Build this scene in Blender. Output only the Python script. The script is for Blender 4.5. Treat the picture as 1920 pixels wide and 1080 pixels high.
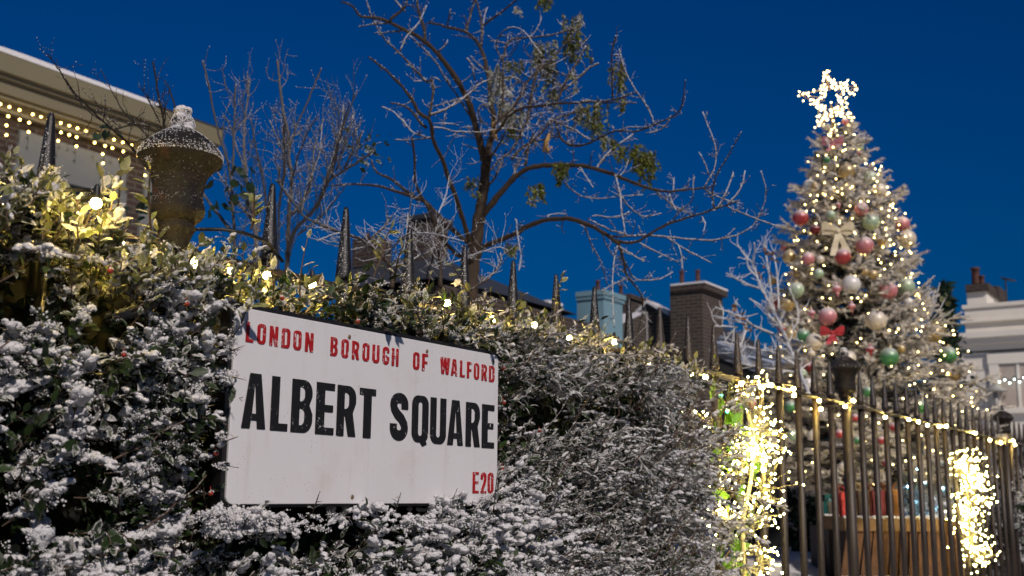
import bpy, math, random
import numpy as np
from mathutils import Vector, Matrix

for o in list(bpy.data.objects):
    bpy.data.objects.remove(o)
S = bpy.context.scene
COL = S.collection
R = math.radians
rng = np.random.default_rng(7)
random.seed(7)

# ------------------------------------------------------------------ camera
# world axes: +X runs along the railings, +Y away from the camera, Z up.
EYE = 1.0
FPX, PITCH, ROLL, YAW = 2092.3, 0.1818, -0.0089, 0.5848
fw = np.array([math.cos(YAW), math.sin(YAW), 0.]); rt = np.array([math.sin(YAW), -math.cos(YAW), 0.]); zz = np.array([0, 0, 1.])
F = fw * math.cos(PITCH) + zz * math.sin(PITCH); U = -fw * math.sin(PITCH) + zz * math.cos(PITCH)
RX = rt * math.cos(ROLL) - U * math.sin(ROLL); UX = rt * math.sin(ROLL) + U * math.cos(ROLL)
cd = bpy.data.cameras.new('camera'); cam = bpy.data.objects.new('camera', cd); COL.objects.link(cam); S.camera = cam
cd.sensor_width = 36; cd.lens = FPX / 1920 * 36; cd.clip_start = 0.02; cd.clip_end = 2000
M = Matrix(((RX[0], UX[0], -F[0], 0), (RX[1], UX[1], -F[1], 0), (RX[2], UX[2], -F[2], EYE), (0, 0, 0, 1)))
cam.matrix_world = M
cd.dof.use_dof = True; cd.dof.focus_distance = 2.25; cd.dof.aperture_fstop = 7.0

# ------------------------------------------------------------------ world and key light
w = bpy.data.worlds.new("World"); S.world = w; w.use_nodes = True
nt = w.node_tree; nt.nodes.clear()
sky = nt.nodes.new('ShaderNodeTexSky'); sky.sky_type = 'NISHITA'; sky.sun_disc = False
sky.sun_elevation = R(3.2); sky.sun_rotation = R(222); sky.ozone_density = 7.2; sky.dust_density = 0.2; sky.air_density = 1.0
bgn = nt.nodes.new('ShaderNodeBackground'); bgn.inputs['Strength'].default_value = 0.100
wo = nt.nodes.new('ShaderNodeOutputWorld')
hs = nt.nodes.new('ShaderNodeMix'); hs.data_type = 'RGBA'; hs.blend_type = 'MULTIPLY'; hs.inputs['Factor'].default_value = 1
hs.inputs['B'].default_value = (1, 1, 1, 1)
nt.links.new(sky.outputs[0], hs.inputs['A']); nt.links.new(hs.outputs['Result'], bgn.inputs[0]); nt.links.new(bgn.outputs[0], wo.inputs[0])
sd = bpy.data.lights.new('sun', 'SUN'); sun = bpy.data.objects.new('sun', sd); COL.objects.link(sun)
sd.energy = 2.85; sd.angle = R(2.5); sd.color = (1.0, 0.895, 0.825)
sdir = Vector((-0.42, -0.70, 0.60)).normalized()          # towards the light
sun.rotation_euler = sdir.to_track_quat('Z', 'Y').to_euler()
S.view_settings.view_transform = 'Standard'; S.view_settings.look = 'None'; S.view_settings.gamma = 1; S.view_settings.exposure = 0.0
S.cycles.use_denoising = True; S.cycles.sample_clamp_indirect = 4; S.cycles.max_bounces = 5
S.cycles.diffuse_bounces = 2; S.cycles.glossy_bounces = 2; S.cycles.transmission_bounces = 3; S.cycles.transparent_max_bounces = 6
S.cycles.caustics_reflective = False; S.cycles.caustics_refractive = False


def ray(px, py):
    return F * FPX + RX * (px - 960) + UX * (540 - py)
def PX(px, py, depth):            # a point seen at a photo pixel, a given distance ahead
    d = ray(px, py); d = d * (depth / d.dot(fw)); return d + np.array([0, 0, EYE])
def PY(px, py, y):                # on the plane Y = y
    d = ray(px, py); d = d * (y / d[1]); return d + np.array([0, 0, EYE])
def PXX(px, py, x):               # on the plane X = x
    d = ray(px, py); d = d * (x / d[0]); return d + np.array([0, 0, EYE])


# ------------------------------------------------------------------ mesh building
class MB:
    def __init__(s):
        s.v = []; s.f = []; s.n = 0; s.a = []; s.t = []; s.sm = []; s.mi = []
    def add(s, v, faces, frost=0.0, tone=0.5, smooth=False, mi=0):
        v = np.asarray(v, float).reshape(-1, 3); k = len(v)
        s.v.append(v)
        s.a.append(np.broadcast_to(np.asarray(frost, float), (k,)).copy()); s.t.append(np.broadcast_to(np.asarray(tone, float), (k,)).copy())
        for fa in (faces if isinstance(faces, list) else [faces]):
            fa = np.asarray(fa, dtype=np.int64)
            if fa.size:
                s.f.append(fa + s.n); s.sm.append(smooth); s.mi.append(mi)
        s.n += k
    def inst(s, tv, tf, mats, locs, frost=None, tone=None, edge=None, smooth=True, mi=0):
        tv = np.asarray(tv, float); n = len(locs); k = len(tv)
        if n == 0: return
        V = np.einsum('nij,kj->nki', np.asarray(mats, float), tv) + np.asarray(locs, float)[:, None, :]
        fr = np.zeros((n, k)) if frost is None else np.repeat(np.asarray(frost, float)[:, None], k, 1)
        if edge is not None: fr = fr + np.asarray(edge)[None, :]
        to = np.full((n, k), .5) if tone is None else np.repeat(np.asarray(tone, float)[:, None], k, 1)
        fs = [(np.asarray(q)[None, :, :] + (np.arange(n) * k)[:, None, None]).reshape(-1, np.asarray(q).shape[1]) for q in tf]
        s.add(V.reshape(-1, 3), fs, fr.ravel(), to.ravel(), smooth, mi)
    def box(s, c, size, frost=0.0, mi=0, rot=None):
        h = np.array(size, float) / 2
        q = np.array([[x, y, z] for x in (-1, 1) for y in (-1, 1) for z in (-1, 1)], float) * h
        if rot is not None: q = q @ np.asarray(rot).T
        s.add(q + np.asarray(c, float), np.array([[0, 1, 3, 2], [4, 6, 7, 5], [0, 4, 5, 1], [2, 3, 7, 6], [0, 2, 6, 4], [1, 5, 7, 3]]), frost, mi=mi)
    def bx(s, x0, x1, y0, y1, z0, z1, mi=0, frost=0.0):
        s.box(((x0 + x1) / 2, (y0 + y1) / 2, (z0 + z1) / 2), (x1 - x0, y1 - y0, z1 - z0), frost, mi)
    def tube(s, pts, rad, n=6, frost=0.0, tone=0.5, cap=True, mi=0):
        p = np.asarray(pts, float); m = len(p)
        rad = np.broadcast_to(np.asarray(rad, float), (m,))
        t = np.gradient(p, axis=0); t /= np.linalg.norm(t, axis=1)[:, None] + 1e-12
        ref = np.array([0, 0, 1.]) if abs(t[0][2]) < .9 else np.array([1., 0, 0])
        a = np.cross(t, ref); a /= np.linalg.norm(a, axis=1)[:, None] + 1e-12
        for i in range(1, m):
            if a[i].dot(a[i - 1]) < 0: a[i] = -a[i]
        b = np.cross(t, a)
        th = np.arange(n) * 2 * math.pi / n
        V = p[:, None, :] + rad[:, None, None] * (np.cos(th)[None, :, None] * a[:, None, :] + np.sin(th)[None, :, None] * b[:, None, :])
        i = np.arange(m - 1)[:, None] * n; j = np.arange(n)[None, :]; j2 = (j + 1) % n
        q = np.stack([i + j, i + j2, i + n + j2, i + n + j], -1).reshape(-1, 4)
        fr = np.repeat(np.broadcast_to(np.asarray(frost, float), (m,)), n)
        s.add(V.reshape(-1, 3), [q], fr, tone, True, mi)
        if cap:
            s.f.append(np.array([list(range(n))[::-1]]) + s.n - m * n); s.sm.append(False); s.mi.append(mi)
            s.f.append(np.array([list(range(n))]) + s.n - n); s.sm.append(False); s.mi.append(mi)
    def lathe(s, prof, c, n=24, frost=0.0, mi=0, sx=1., sy=1.):
        p = np.asarray(prof, float); m = len(p); th = np.arange(n) * 2 * math.pi / n
        V = np.stack([p[:, 0][:, None] * np.cos(th) * sx, p[:, 0][:, None] * np.sin(th) * sy, np.repeat(p[:, 1][:, None], n, 1)], -1) + np.asarray(c, float)
        i = np.arange(m - 1)[:, None] * n; j = np.arange(n)[None, :]; j2 = (j + 1) % n
        q = np.stack([i + j, i + j2, i + n + j2, i + n + j], -1).reshape(-1, 4)
        s.add(V.reshape(-1, 3), [q], frost, smooth=True, mi=mi)
    def poly(s, pts, mi=0, frost=0.0):
        s.add(pts, np.array([list(range(len(pts)))]), frost, mi=mi)
    def build(s, name, mats, parent=None, loc=None):
        me = bpy.data.meshes.new(name)
        V = np.concatenate(s.v) if s.v else np.zeros((0, 3))
        if loc is not None: V = V - np.asarray(loc, float)
        me.vertices.add(len(V)); me.vertices.foreach_set('co', V.astype(np.float32).ravel())
        li = np.concatenate([f.ravel() for f in s.f]); sz = np.concatenate([np.full(len(f), f.shape[1]) for f in s.f])
        me.loops.add(len(li)); me.loops.foreach_set('vertex_index', li.astype(np.int32))
        me.polygons.add(len(sz)); st = np.concatenate([[0], np.cumsum(sz)[:-1]])
        me.polygons.foreach_set('loop_start', st.astype(np.int32))
        me.polygons.foreach_set('use_smooth', np.concatenate([np.full(len(f), b) for f, b in zip(s.f, s.sm)]))
        me.polygons.foreach_set('material_index', np.concatenate([np.full(len(f), b) for f, b in zip(s.f, s.mi)]).astype(np.int32))
        for nm, arr in (('frost', s.a), ('tone', s.t)):
            at = me.attributes.new(nm, 'FLOAT', 'POINT'); at.data.foreach_set('value', np.concatenate(arr).astype(np.float32))
        me.update(calc_edges=True); me.validate()
        for m in (mats if isinstance(mats, (list, tuple)) else [mats]): me.materials.append(m)
        o = bpy.data.objects.new(name, me); COL.objects.link(o)
        if parent is not None: o.parent = parent
        if loc is not None: o.location = loc
        return o

def tag(o, label=None, cat=None, group=None, kind=None):
    if label: o['label'] = label
    if cat: o['category'] = cat
    if group: o['group'] = group
    if kind: o['kind'] = kind
    return o
def thing(name, label, cat, loc=(0, 0, 0), group=None):
    o = bpy.data.objects.new(name, None); COL.objects.link(o); o.location = loc; o.empty_display_size = .1
    return tag(o, label, cat, group)
def copy_part(o, parent):
    c = o.copy(); COL.objects.link(c); c.parent = parent; return c

def unit(v):
    v = np.asarray(v, float); return v / (np.linalg.norm(v, axis=-1, keepdims=True) + 1e-12)
def frames(d, up, spin=None):     # columns: along, side, normal
    d = unit(d); sd_ = unit(np.cross(up, d)); nn = np.cross(d, sd_)
    if spin is not None:
        c, s_ = np.cos(spin)[:, None], np.sin(spin)[:, None]; sd_, nn = sd_ * c + nn * s_, nn * c - sd_ * s_
    return np.stack([d, sd_, nn], -1)
def rand_rot(n):
    q = unit(rng.normal(size=(n, 4))); a, b, c, d = q.T
    return np.stack([np.stack([1 - 2 * (c * c + d * d), 2 * (b * c - a * d), 2 * (b * d + a * c)], -1),
                     np.stack([2 * (b * c + a * d), 1 - 2 * (b * b + d * d), 2 * (c * d - a * b)], -1),
                     np.stack([2 * (b * d - a * c), 2 * (c * d + a * b), 1 - 2 * (b * b + c * c)], -1)], -2)
def ico(level):
    t = (1 + 5 ** .5) / 2
    v = [(-1, t, 0), (1, t, 0), (-1, -t, 0), (1, -t, 0), (0, -1, t), (0, 1, t), (0, -1, -t), (0, 1, -t), (t, 0, -1), (t, 0, 1), (-t, 0, -1), (-t, 0, 1)]
    f = [(0, 11, 5), (0, 5, 1), (0, 1, 7), (0, 7, 10), (0, 10, 11), (1, 5, 9), (5, 11, 4), (11, 10, 2), (10, 7, 6), (7, 1, 8), (3, 9, 4), (3, 4, 2), (3, 2, 6), (3, 6, 8), (3, 8, 9), (4, 9, 5), (2, 4, 11), (6, 2, 10), (8, 6, 7), (9, 8, 1)]
    v = [np.array(x) / np.linalg.norm(x) for x in v]
    for _ in range(level):
        c = {}; nf = []
        def mid(a, b):
            k = (min(a, b), max(a, b))
            if k not in c:
                m = v[a] + v[b]; v.append(m / np.linalg.norm(m)); c[k] = len(v) - 1
            return c[k]
        for a, b, d in f:
            x, y, z = mid(a, b), mid(b, d), mid(d, a); nf += [(a, x, z), (b, y, x), (d, z, y), (x, y, z)]
        f = nf
    return np.array(v), np.array(f)
ICO0, ICO1, ICO2 = ico(0), ico(1), ico(2)
OCT = (np.array([[1, 0, 0], [-1, 0, 0], [0, 1, 0], [0, -1, 0], [0, 0, 1], [0, 0, -1.]]), np.array([[0, 2, 4], [2, 1, 4], [1, 3, 4], [3, 0, 4], [2, 0, 5], [1, 2, 5], [3, 1, 5], [0, 3, 5]]))

def wob(p, s, seed=0):            # cheap smooth pseudo-noise in -1..1
    p = np.asarray(p, float) * s; r = np.random.default_rng(seed); o = 0
    for k in range(4):
        a = unit(r.normal(size=3)) * (1 + .7 * k); o = o + np.sin(p @ a + r.uniform(0, 6.3)) / (1 + .5 * k)
    return o / 2.4

# ------------------------------------------------------------------ materials
def mat(name):
    m = bpy.data.materials.new(name); m.use_nodes = True; n = m.node_tree; n.nodes.clear()
    out = n.nodes.new('ShaderNodeOutputMaterial'); b = n.nodes.new('ShaderNodeBsdfPrincipled'); n.links.new(b.outputs[0], out.inputs[0])
    return m, n, b, out
def nd(n, t, **k):
    x = n.nodes.new(t)
    for a, v in k.items():
        if a in x.inputs.keys(): x.inputs[a].default_value = v
        else: setattr(x, a, v)
    return x
def noise(n, scale, detail=3, rough=.6, co=None):
    x = nd(n, 'ShaderNodeTexNoise', Scale=scale, Detail=detail, Roughness=rough)
    if co is None:
        tc = n.nodes.new('ShaderNodeTexCoord'); co = tc.outputs['Object']
    n.links.new(co, x.inputs['Vector']); return x.outputs['Fac']
def math_(n, op, a, b=None, c=None, clamp=False):
    x = n.nodes.new('ShaderNodeMath'); x.operation = op; x.use_clamp = clamp
    for i, q in enumerate((a, b, c)):
        if q is None: continue
        if hasattr(q, 'is_linked'): n.links.new(q, x.inputs[i])
        else: x.inputs[i].default_value = q
    return x.outputs[0]
def step(n, v, lo, hi):
    x = nd(n, 'ShaderNodeMapRange'); x.interpolation_type = 'SMOOTHSTEP'; x.inputs['From Min'].default_value = lo; x.inputs['From Max'].default_value = hi
    n.links.new(v, x.inputs['Value']); return x.outputs[0]
def mix(n, fac, a, b, blend='MIX'):
    x = n.nodes.new('ShaderNodeMix'); x.data_type = 'RGBA'; x.blend_type = blend
    for k, q in (('Factor', fac), ('A', a), ('B', b)):
        i = x.inputs[k] if k != 'Factor' else x.inputs['Factor']
        if hasattr(q, 'is_linked'): n.links.new(q, i)
        elif k == 'Factor': i.default_value = q
        else: i.default_value = (*q, 1)
    return x.outputs['Result']
def attr(n, name):
    x = n.nodes.new('ShaderNodeAttribute'); x.attribute_name = name; return x.outputs['Fac']
def normal_dot(n, d):
    g = n.nodes.new('ShaderNodeNewGeometry'); v = n.nodes.new('ShaderNodeVectorMath'); v.operation = 'DOT_PRODUCT'
    n.links.new(g.outputs['Normal'], v.inputs[0]); v.inputs[1].default_value = tuple(unit(d)); return v.outputs['Value']
def bump(n, b, h, strength=.4, dist=.01):
    x = nd(n, 'ShaderNodeBump', Strength=strength, Distance=dist); n.links.new(h, x.inputs['Height']); n.links.new(x.outputs[0], b.inputs['Normal'])
SNOWC = (.80, .81, .86)

def m_plain(name, c, rough=.6, metal=0., var=.25, scale=12., spec=.5, bmp=0.0):
    m, n, b, o = mat(name); f = noise(n, scale, 5)
    col = mix(n, f, tuple(x * (1 - var) for x in c), tuple(min(1, x * (1 + var)) for x in c))
    n.links.new(col, b.inputs['Base Color']); b.inputs['Roughness'].default_value = rough; b.inputs['Metallic'].default_value = metal
    b.inputs['Specular IOR Level'].default_value = spec
    if bmp: bump(n, b, noise(n, scale * 3, 4), bmp, .01)
    return m
def m_emit(name, c, s):
    m, n, b, o = mat(name); n.nodes.remove(b); e = nd(n, 'ShaderNodeEmission', Strength=s); e.inputs[0].default_value = (*c, 1); n.links.new(e.outputs[0], o.inputs[0])
    return m
def m_snow(name='snow', scale=1.0):
    m, n, b, o = mat(name); f = noise(n, 160 * scale, 5, .7)
    n.links.new(mix(n, f, (.74, .73, .75), (.90, .885, .885)), b.inputs['Base Color']); b.inputs['Roughness'].default_value = .65
    b.inputs['Subsurface Weight'].default_value = 0.0
    bump(n, b, f, .9, .006 / scale); return m
def m_leaf(name, dark, mid, pale, trans=.25, thr=1.0, nscale=220):
    m, n, b, o = mat(name)
    fr = attr(n, 'frost'); to = attr(n, 'tone')
    green = mix(n, to, dark, mid)
    nz = noise(n, nscale, 4, .7); up = normal_dot(n, (0, -.25, 1))
    v = math_(n, 'ADD', math_(n, 'ADD', fr, nz), math_(n, 'MULTIPLY', up, .10))
    fac = step(n, v, thr - .12, thr + .16)
    fz = mix(n, noise(n, 60, 2), pale, tuple(min(1, x * 1.25) for x in pale))
    col = mix(n, fac, green, fz)
    n.links.new(col, b.inputs['Base Color']); b.inputs['Roughness'].default_value = .45
    b.inputs['Specular IOR Level'].default_value = .4
    t = nd(n, 'ShaderNodeBsdfTranslucent'); n.links.new(col, t.inputs[0])
    ms = nd(n, 'ShaderNodeMixShader'); ms.inputs[0].default_value = trans
    n.links.new(b.outputs[0], ms.inputs[1]); n.links.new(t.outputs[0], ms.inputs[2]); n.links.new(ms.outputs[0], o.inputs[0])
    bump(n, b, nz, .3, .002); return m
def m_bark(name, a, c, frostc=(.72, .72, .76), scale=40, thr=1.0, dirn=(-.2, -.3, 1)):
    m, n, b, o = mat(name); f = noise(n, scale, 5, .7); fr = attr(n, 'frost')
    v = math_(n, 'ADD', math_(n, 'ADD', fr, noise(n, scale * 3, 4, .75)), math_(n, 'MULTIPLY', normal_dot(n, dirn), .22))
    fac = step(n, v, thr - .08, thr + .1)
    n.links.new(mix(n, fac, mix(n, f, a, c), frostc), b.inputs['Base Color']); b.inputs['Roughness'].default_value = .85
    b.inputs['Specular IOR Level'].default_value = .2; bump(n, b, f, .6, .01); return m
def m_iron(name, c, thr=.78, dirn=(-1, -.35, .35), w=.16, rough=.38, scale=260, rust=None):
    m, n, b, o = mat(name)
    nz = noise(n, scale, 3, .8); fr = attr(n, 'frost')
    v = math_(n, 'ADD', math_(n, 'ADD', nz, fr), math_(n, 'MULTIPLY', normal_dot(n, dirn), w))
    fac = step(n, v, thr - .02, thr + .05)
    base = mix(n, noise(n, 25, 4), tuple(x * .6 for x in c), tuple(x * 1.4 for x in c))
    if rust is not None:
        base = mix(n, step(n, noise(n, 22, 5, .65), .56, .70), base, rust)
        base = mix(n, step(n, noise(n, 9, 3, .6), .52, .68), base, (.017, .014, .006))
    n.links.new(mix(n, fac, base, (.75, .76, .8)), b.inputs['Base Color'])
    n.links.new(math_(n, 'MULTIPLY_ADD', fac, .4, rough), b.inputs['Roughness']); bump(n, b, nz, .35, .003); return m
def m_brick(name, c1, c2, mortar, sc=1.0, axis='X'):
    m, n, b, o = mat(name); tc = n.nodes.new('ShaderNodeTexCoord'); sp = n.nodes.new('ShaderNodeSeparateXYZ'); cb = n.nodes.new('ShaderNodeCombineXYZ')
    n.links.new(tc.outputs['Object'], sp.inputs[0])
    n.links.new(math_(n, 'ADD', sp.outputs[0], sp.outputs[1]), cb.inputs[0]); n.links.new(sp.outputs[2], cb.inputs[1])
    br = nd(n, 'ShaderNodeTexBrick', Scale=1.0); br.inputs['Brick Width'].default_value = .225 * sc; br.inputs['Row Height'].default_value = .075 * sc; br.inputs['Mortar Size'].default_value = .013 * sc
    br.inputs['Color1'].default_value = (*c1, 1); br.inputs['Color2'].default_value = (*c2, 1); br.inputs['Mortar'].default_value = (*mortar, 1)
    n.links.new(cb.outputs[0], br.inputs['Vector'])
    n.links.new(mix(n, noise(n, 3, 5), br.outputs['Color'], (.5, .5, .5), 'OVERLAY'), b.inputs['Base Color']); b.inputs['Roughness'].default_value = .9
    bump(n, b, br.outputs['Fac'], -.3, .01); return m

SNOW = m_snow(); SNOWF = m_snow('snow_far', .25)
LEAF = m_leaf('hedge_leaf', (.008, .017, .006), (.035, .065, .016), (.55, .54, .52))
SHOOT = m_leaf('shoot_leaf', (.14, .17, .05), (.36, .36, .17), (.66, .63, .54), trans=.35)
TWIG = m_bark('hedge_twig', (.05, .03, .02), (.14, .10, .075), (.6, .58, .56), 60, .95)
BARK = m_bark('tree_bark', (.028, .020, .015), (.085, .062, .047))
BARKW = m_bark('frosted_bark', (.07, .063, .06), (.16, .15, .15), (.55, .56, .60), 50, .85)
BARKX = m_bark('white_frosted_bark', (.09, .07, .06), (.2, .17, .15), (.78, .77, .78), 50, .68)
IRON = m_iron('black_iron', (.012, .011, .011))
IRONB = m_iron('weathered_iron', (.038, .028, .022), rough=.42, thr=.80)
URN = m_iron('urn_iron', (.013, .010, .009), rough=.6, rust=(.060, .022, .008), thr=.76, dirn=(-.25, -.1, 1), w=.08, scale=120)
URN.node_tree.nodes['Principled BSDF'].inputs['Specular IOR Level'].default_value = .3
for q in URN.node_tree.nodes:
    if q.type == 'BUMP': q.inputs['Strength'].default_value = 1.0; q.inputs['Distance'].default_value = .006
CABLE = m_plain('black_cable', (.008, .008, .008), .5)
BULB = m_emit('bulb_glow', (1.0, .70, .17), 320)
BULBT = m_emit('tree_bulb_glow', (1.0, .72, .26), 24)
BULBS = m_emit('star_bulb_glow', (1.0, .76, .34), 10)
LED = m_emit('twig_light_glow', (1.0, .78, .22), 190)
WIRE = m_plain('clear_wire', (.42, .38, .25), .3)

# ------------------------------------------------------------------ ground
def gz(x, y):
    t = np.clip((np.asarray(y) - 1.65) / 1.25, 0, 1); t = t * t * (3 - 2 * t); return -.02 + t * .52
xs = np.concatenate([np.linspace(-300, -4, 8), np.linspace(-2, 24, 60), np.linspace(30, 400, 8)]); ys = np.concatenate([np.linspace(1.3, 14, 40), np.linspace(18, 500, 8)])
gx, gy = np.meshgrid(xs, ys, indexing='ij')
P = np.stack([gx, gy, gz(gx, gy)], -1).reshape(-1, 3); P[:, 2] += .012 * wob(P, 3, 5)
i, j = np.meshgrid(np.arange(len(xs) - 1), np.arange(len(ys) - 1), indexing='ij'); k = i * len(ys) + j
b = MB(); b.add(P, np.stack([k, k + len(ys), k + len(ys) + 1, k + 1], -1).reshape(-1, 4), smooth=True)
tag(b.build('ground', SNOWF), kind='structure')
b = MB(); b.bx(-300, 400, -300, 1.3, -.3, -.02)
tag(b.build('pavement', m_plain('paving', (.12, .12, .125), .8, scale=4)), kind='structure')

# ------------------------------------------------------------------ railings
YF = 1.6; HZ = EYE + .607; RAIL = EYE + .425
fence = thing('iron_railings', 'black iron railings with pointed bars and urn topped posts along the hedge', 'railings', (1.3, YF, 0))
POSTS = [1.309, 5.295, 9.282]
def bar(x, top=HZ):
    b = MB(); r = .0155
    b.tube([(x, YF, 0.0), (x, YF, RAIL + .02)], [r, r], 10, frost=-.05)
    b.tube([(x, YF, RAIL + .02), (x, YF, RAIL + .03), (x, YF, RAIL + .04), (x, YF, top - .008), (x, YF, top)], [.0175, .0185, .0175, .0062, .004], 12, frost=.03)
    o = b.build('spear_bar', IRONB if x > 3.2 else IRON, fence, loc=None); o.location = (-1.3, -YF, 0); return o
bx_ = [.60, .83, 1.08]
bars = [.60, .82, 1.042] + [1.5418 + .2199 * k for k in range(17)] + [5.5271 + .2199 * k for k in range(17)] + [9.51 + .22 * k for k in range(10)]
for x in bars: bar(x)
def rail(z, x0=.3, x1=11.6):
    b = MB(); b.bx(x0, x1, YF - .0225, YF + .0225, z - .006, z + .006, frost=.05)
    # frost ridge of small crumbs on the rail
    n = 900; lx = rng.uniform(3.0, 11.5, n); lo = np.stack([lx, YF + rng.uniform(-.021, .021, n), np.full(n, z + .006)], -1)
    b.inst(OCT[0], [OCT[1]], rand_rot(n) * rng.uniform(.0015, .0045, n)[:, None, None], lo, frost=np.full(n, .9))
    o = b.build('rail', IRONB, fence); o.location = (-1.3, -YF, 0)
rail(RAIL); rail(.12)
def urn_prof(sc=1.0):
    pr = [(.0235, 0), (.0235, .016), (.026, .036), (.0315, .050), (.035, .055), (.0355, .059), (.033, .063), (.0325, .065), (.037, .070), (.0445, .076), (.0485, .083), (.050, .092), (.0485, .101), (.0455, .106), (.0465, .109), (.0465, .112),
          (.0445, .114), (.0450, .125), (.0465, .138), (.0490, .150), (.0535, .159), (.0605, .168), (.069, .177), (.0750, .185), (.0765, .190), (.0760, .196), (.0705, .206), (.057, .220), (.042, .232), (.028, .241), (.0195, .246), (.0185, .248), (.0205, .252), (.0215, .257), (.0205, .263), (.016, .269), (.0130, .273), (.0145, .277), (.0155, .281), (.0125, .285), (.0060, .288), (.0005, .2885)]
    return [(r * sc, z * sc) for r, z in pr]
for kx, px_ in enumerate(POSTS):
    b = MB(); b.tube([(px_, YF, 0), (px_, YF, 1.42)], [.026, .0245], 16, frost=-.06)
    po = b.build('post', IRONB, fence); po.location = (-1.3, -YF, 0)
    u = MB(); zb = EYE + .698 - .288; u.lathe(urn_prof(), (px_, YF, zb), 40)
    uo = u.build('urn_finial', URN, po)
    # fine frost specks over the bowl
    s_ = MB(); n = 900 if kx == 0 else 250; pr = np.array(urn_prof()); seg = rng.uniform(9, 23, n); i0 = seg.astype(int); t = seg - i0; rr = pr[i0, 0] * (1 - t) + pr[i0 + 1, 0] * t; hh = pr[i0, 1] * (1 - t) + pr[i0 + 1, 1] * t
    th = rng.uniform(0, 6.283, n); k_ = rng.uniform(size=n) < .35 + .6 * (wob(np.stack([th, hh * 30, th * .5], -1), 1.5, 12) > .1); lo = np.stack([px_ + rr * np.cos(th), YF + rr * np.sin(th), zb + hh], -1)[k_]; m = len(lo)
    s_.inst(OCT[0], [OCT[1]], rand_rot(m) * rng.uniform(.0002, .0007, m)[:, None, None], lo); o = s_.build('frost', SNOW, uo); o['kind'] = 'stuff'
    # granular frost cap
    s_ = MB(); n = 8000 if kx == 0 else 1500
    pr = np.array(urn_prof()); seg = 23.7 + 17.3 * rng.uniform(0, 1, n) ** 1.1; i0 = seg.astype(int); t = seg - i0
    rr = pr[i0, 0] * (1 - t) + pr[np.minimum(i0 + 1, 41), 0] * t; hh = pr[i0, 1] * (1 - t) + pr[np.minimum(i0 + 1, 41), 1] * t
    th = rng.uniform(0, 6.283, n); keep = rng.uniform(0, 1, n) < np.where(i0 > 30, .25 + .75 * (wob(np.stack([th * 2, hh * 90, th], -1), 1.1, 8) > -.25), .15 + .75 * (i0 < 26) + .45 * (wob(np.stack([th * 2, hh * 60, th], -1), 1.3, 3) > -.2))
    lo = np.stack([px_ + rr * np.cos(th), YF + rr * np.sin(th), zb + hh], -1)[keep]; m = len(lo)
    s_.inst(ICO0[0], [ICO0[1]], rand_rot(m) * (rng.uniform(.0004, .0012, m) * np.where(lo[:, 2] > zb + .243, 1. + 1.6 * (wob(lo, 120, 4) > .1), 1.))[:, None, None], lo)
    s_.build('snow_cap', SNOW, uo)
    if kx == 1:   # curved back stay of the middle post
        b = MB()
        pts = [(px_, YF + .01, 1.23), (px_, YF + .20, 1.245), (px_, YF + .30, 1.21), (px_, YF + .36, 1.10), (px_, YF + .42, .85), (px_, YF + .50, .55), (px_, YF + .62, .3), (px_, YF + .7, .2)]
        b.tube(pts, .019, 8, frost=.07); st = b.build('stay', IRONB, fence); st.location = (-1.3, -YF, 0)

# ------------------------------------------------------------------ street sign
YS = 1.42; SX, SW, SZ, SH = 1.300, .789, EYE - .0212, .3275
sign = thing('street_sign', 'white street name sign with black and red raised letters set into the hedge', 'street sign', (SX, YS, SZ))
def rounded(x0, z0, x1, z1, r, n=5):
    o = []
    for cx, cz, a0 in ((x1 - r, z1 - r, 0), (x0 + r, z1 - r, 90), (x0 + r, z0 + r, 180), (x1 - r, z0 + r, 270)):
        for k in range(n + 1):
            a = R(a0 + 90 * k / n); o.append((cx + r * math.cos(a), cz + r * math.sin(a)))
    return o
def shape2d(name, loops, thick, m, parent, off=(0, 0, 0), bev=0.0):
    cu = bpy.data.curves.new(name, 'CURVE'); cu.dimensions = '2D'; cu.fill_mode = 'BOTH'; cu.extrude = thick / 2; cu.bevel_depth = bev; cu.bevel_resolution = 1
    for lp in loops:
        sp = cu.splines.new('POLY'); sp.points.add(len(lp) - 1); sp.use_cyclic_u = True
        for p_, (x, y) in zip(sp.points, lp): p_.co = (x, y, 0, 1)
    t = bpy.data.objects.new(name, cu); COL.objects.link(t)
    dg = bpy.context.evaluated_depsgraph_get(); me = bpy.data.meshes.new_from_object(t.evaluated_get(dg)); bpy.data.objects.remove(t); bpy.data.curves.remove(cu)
    me.transform(Matrix.Translation(off) @ Matrix.Rotation(R(90), 4, 'X')); me.name = name
    me.materials.clear(); me.materials.append(m)
    o = bpy.data.objects.new(name, me); COL.objects.link(o); o.parent = parent; return o
m, n, b, o = mat('white_enamel')
v1 = nd(n, 'ShaderNodeTexVoronoi', Scale=130.0); tc = n.nodes.new('ShaderNodeTexCoord'); n.links.new(tc.outputs['Object'], v1.inputs['Vector'])
dots = math_(n, 'MULTIPLY', math_(n, 'LESS_THAN', v1.outputs['Distance'], .15), step(n, noise(n, 17, 4, .7), .48, .62))
stain = step(n, noise(n, 7, 5, .65), .50, .78)
base = mix(n, noise(n, 5, 3), (.70, .69, .70), (.77, .76, .77))
base = mix(n, math_(n, 'MULTIPLY', stain, .26), base, (.55, .45, .33))
mp_ = nd(n, 'ShaderNodeMapping'); n.links.new(tc.outputs['Object'], mp_.inputs[0]); mp_.inputs['Scale'].default_value = (1, 1, .10)
base = mix(n, math_(n, 'MULTIPLY', step(n, noise(n, 38, 4, .6, mp_.outputs[0]), .52, .78), .22), base, (.46, .40, .33))
base = mix(n, math_(n, 'MULTIPLY', dots, .55), base, (.28, .20, .13))
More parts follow.
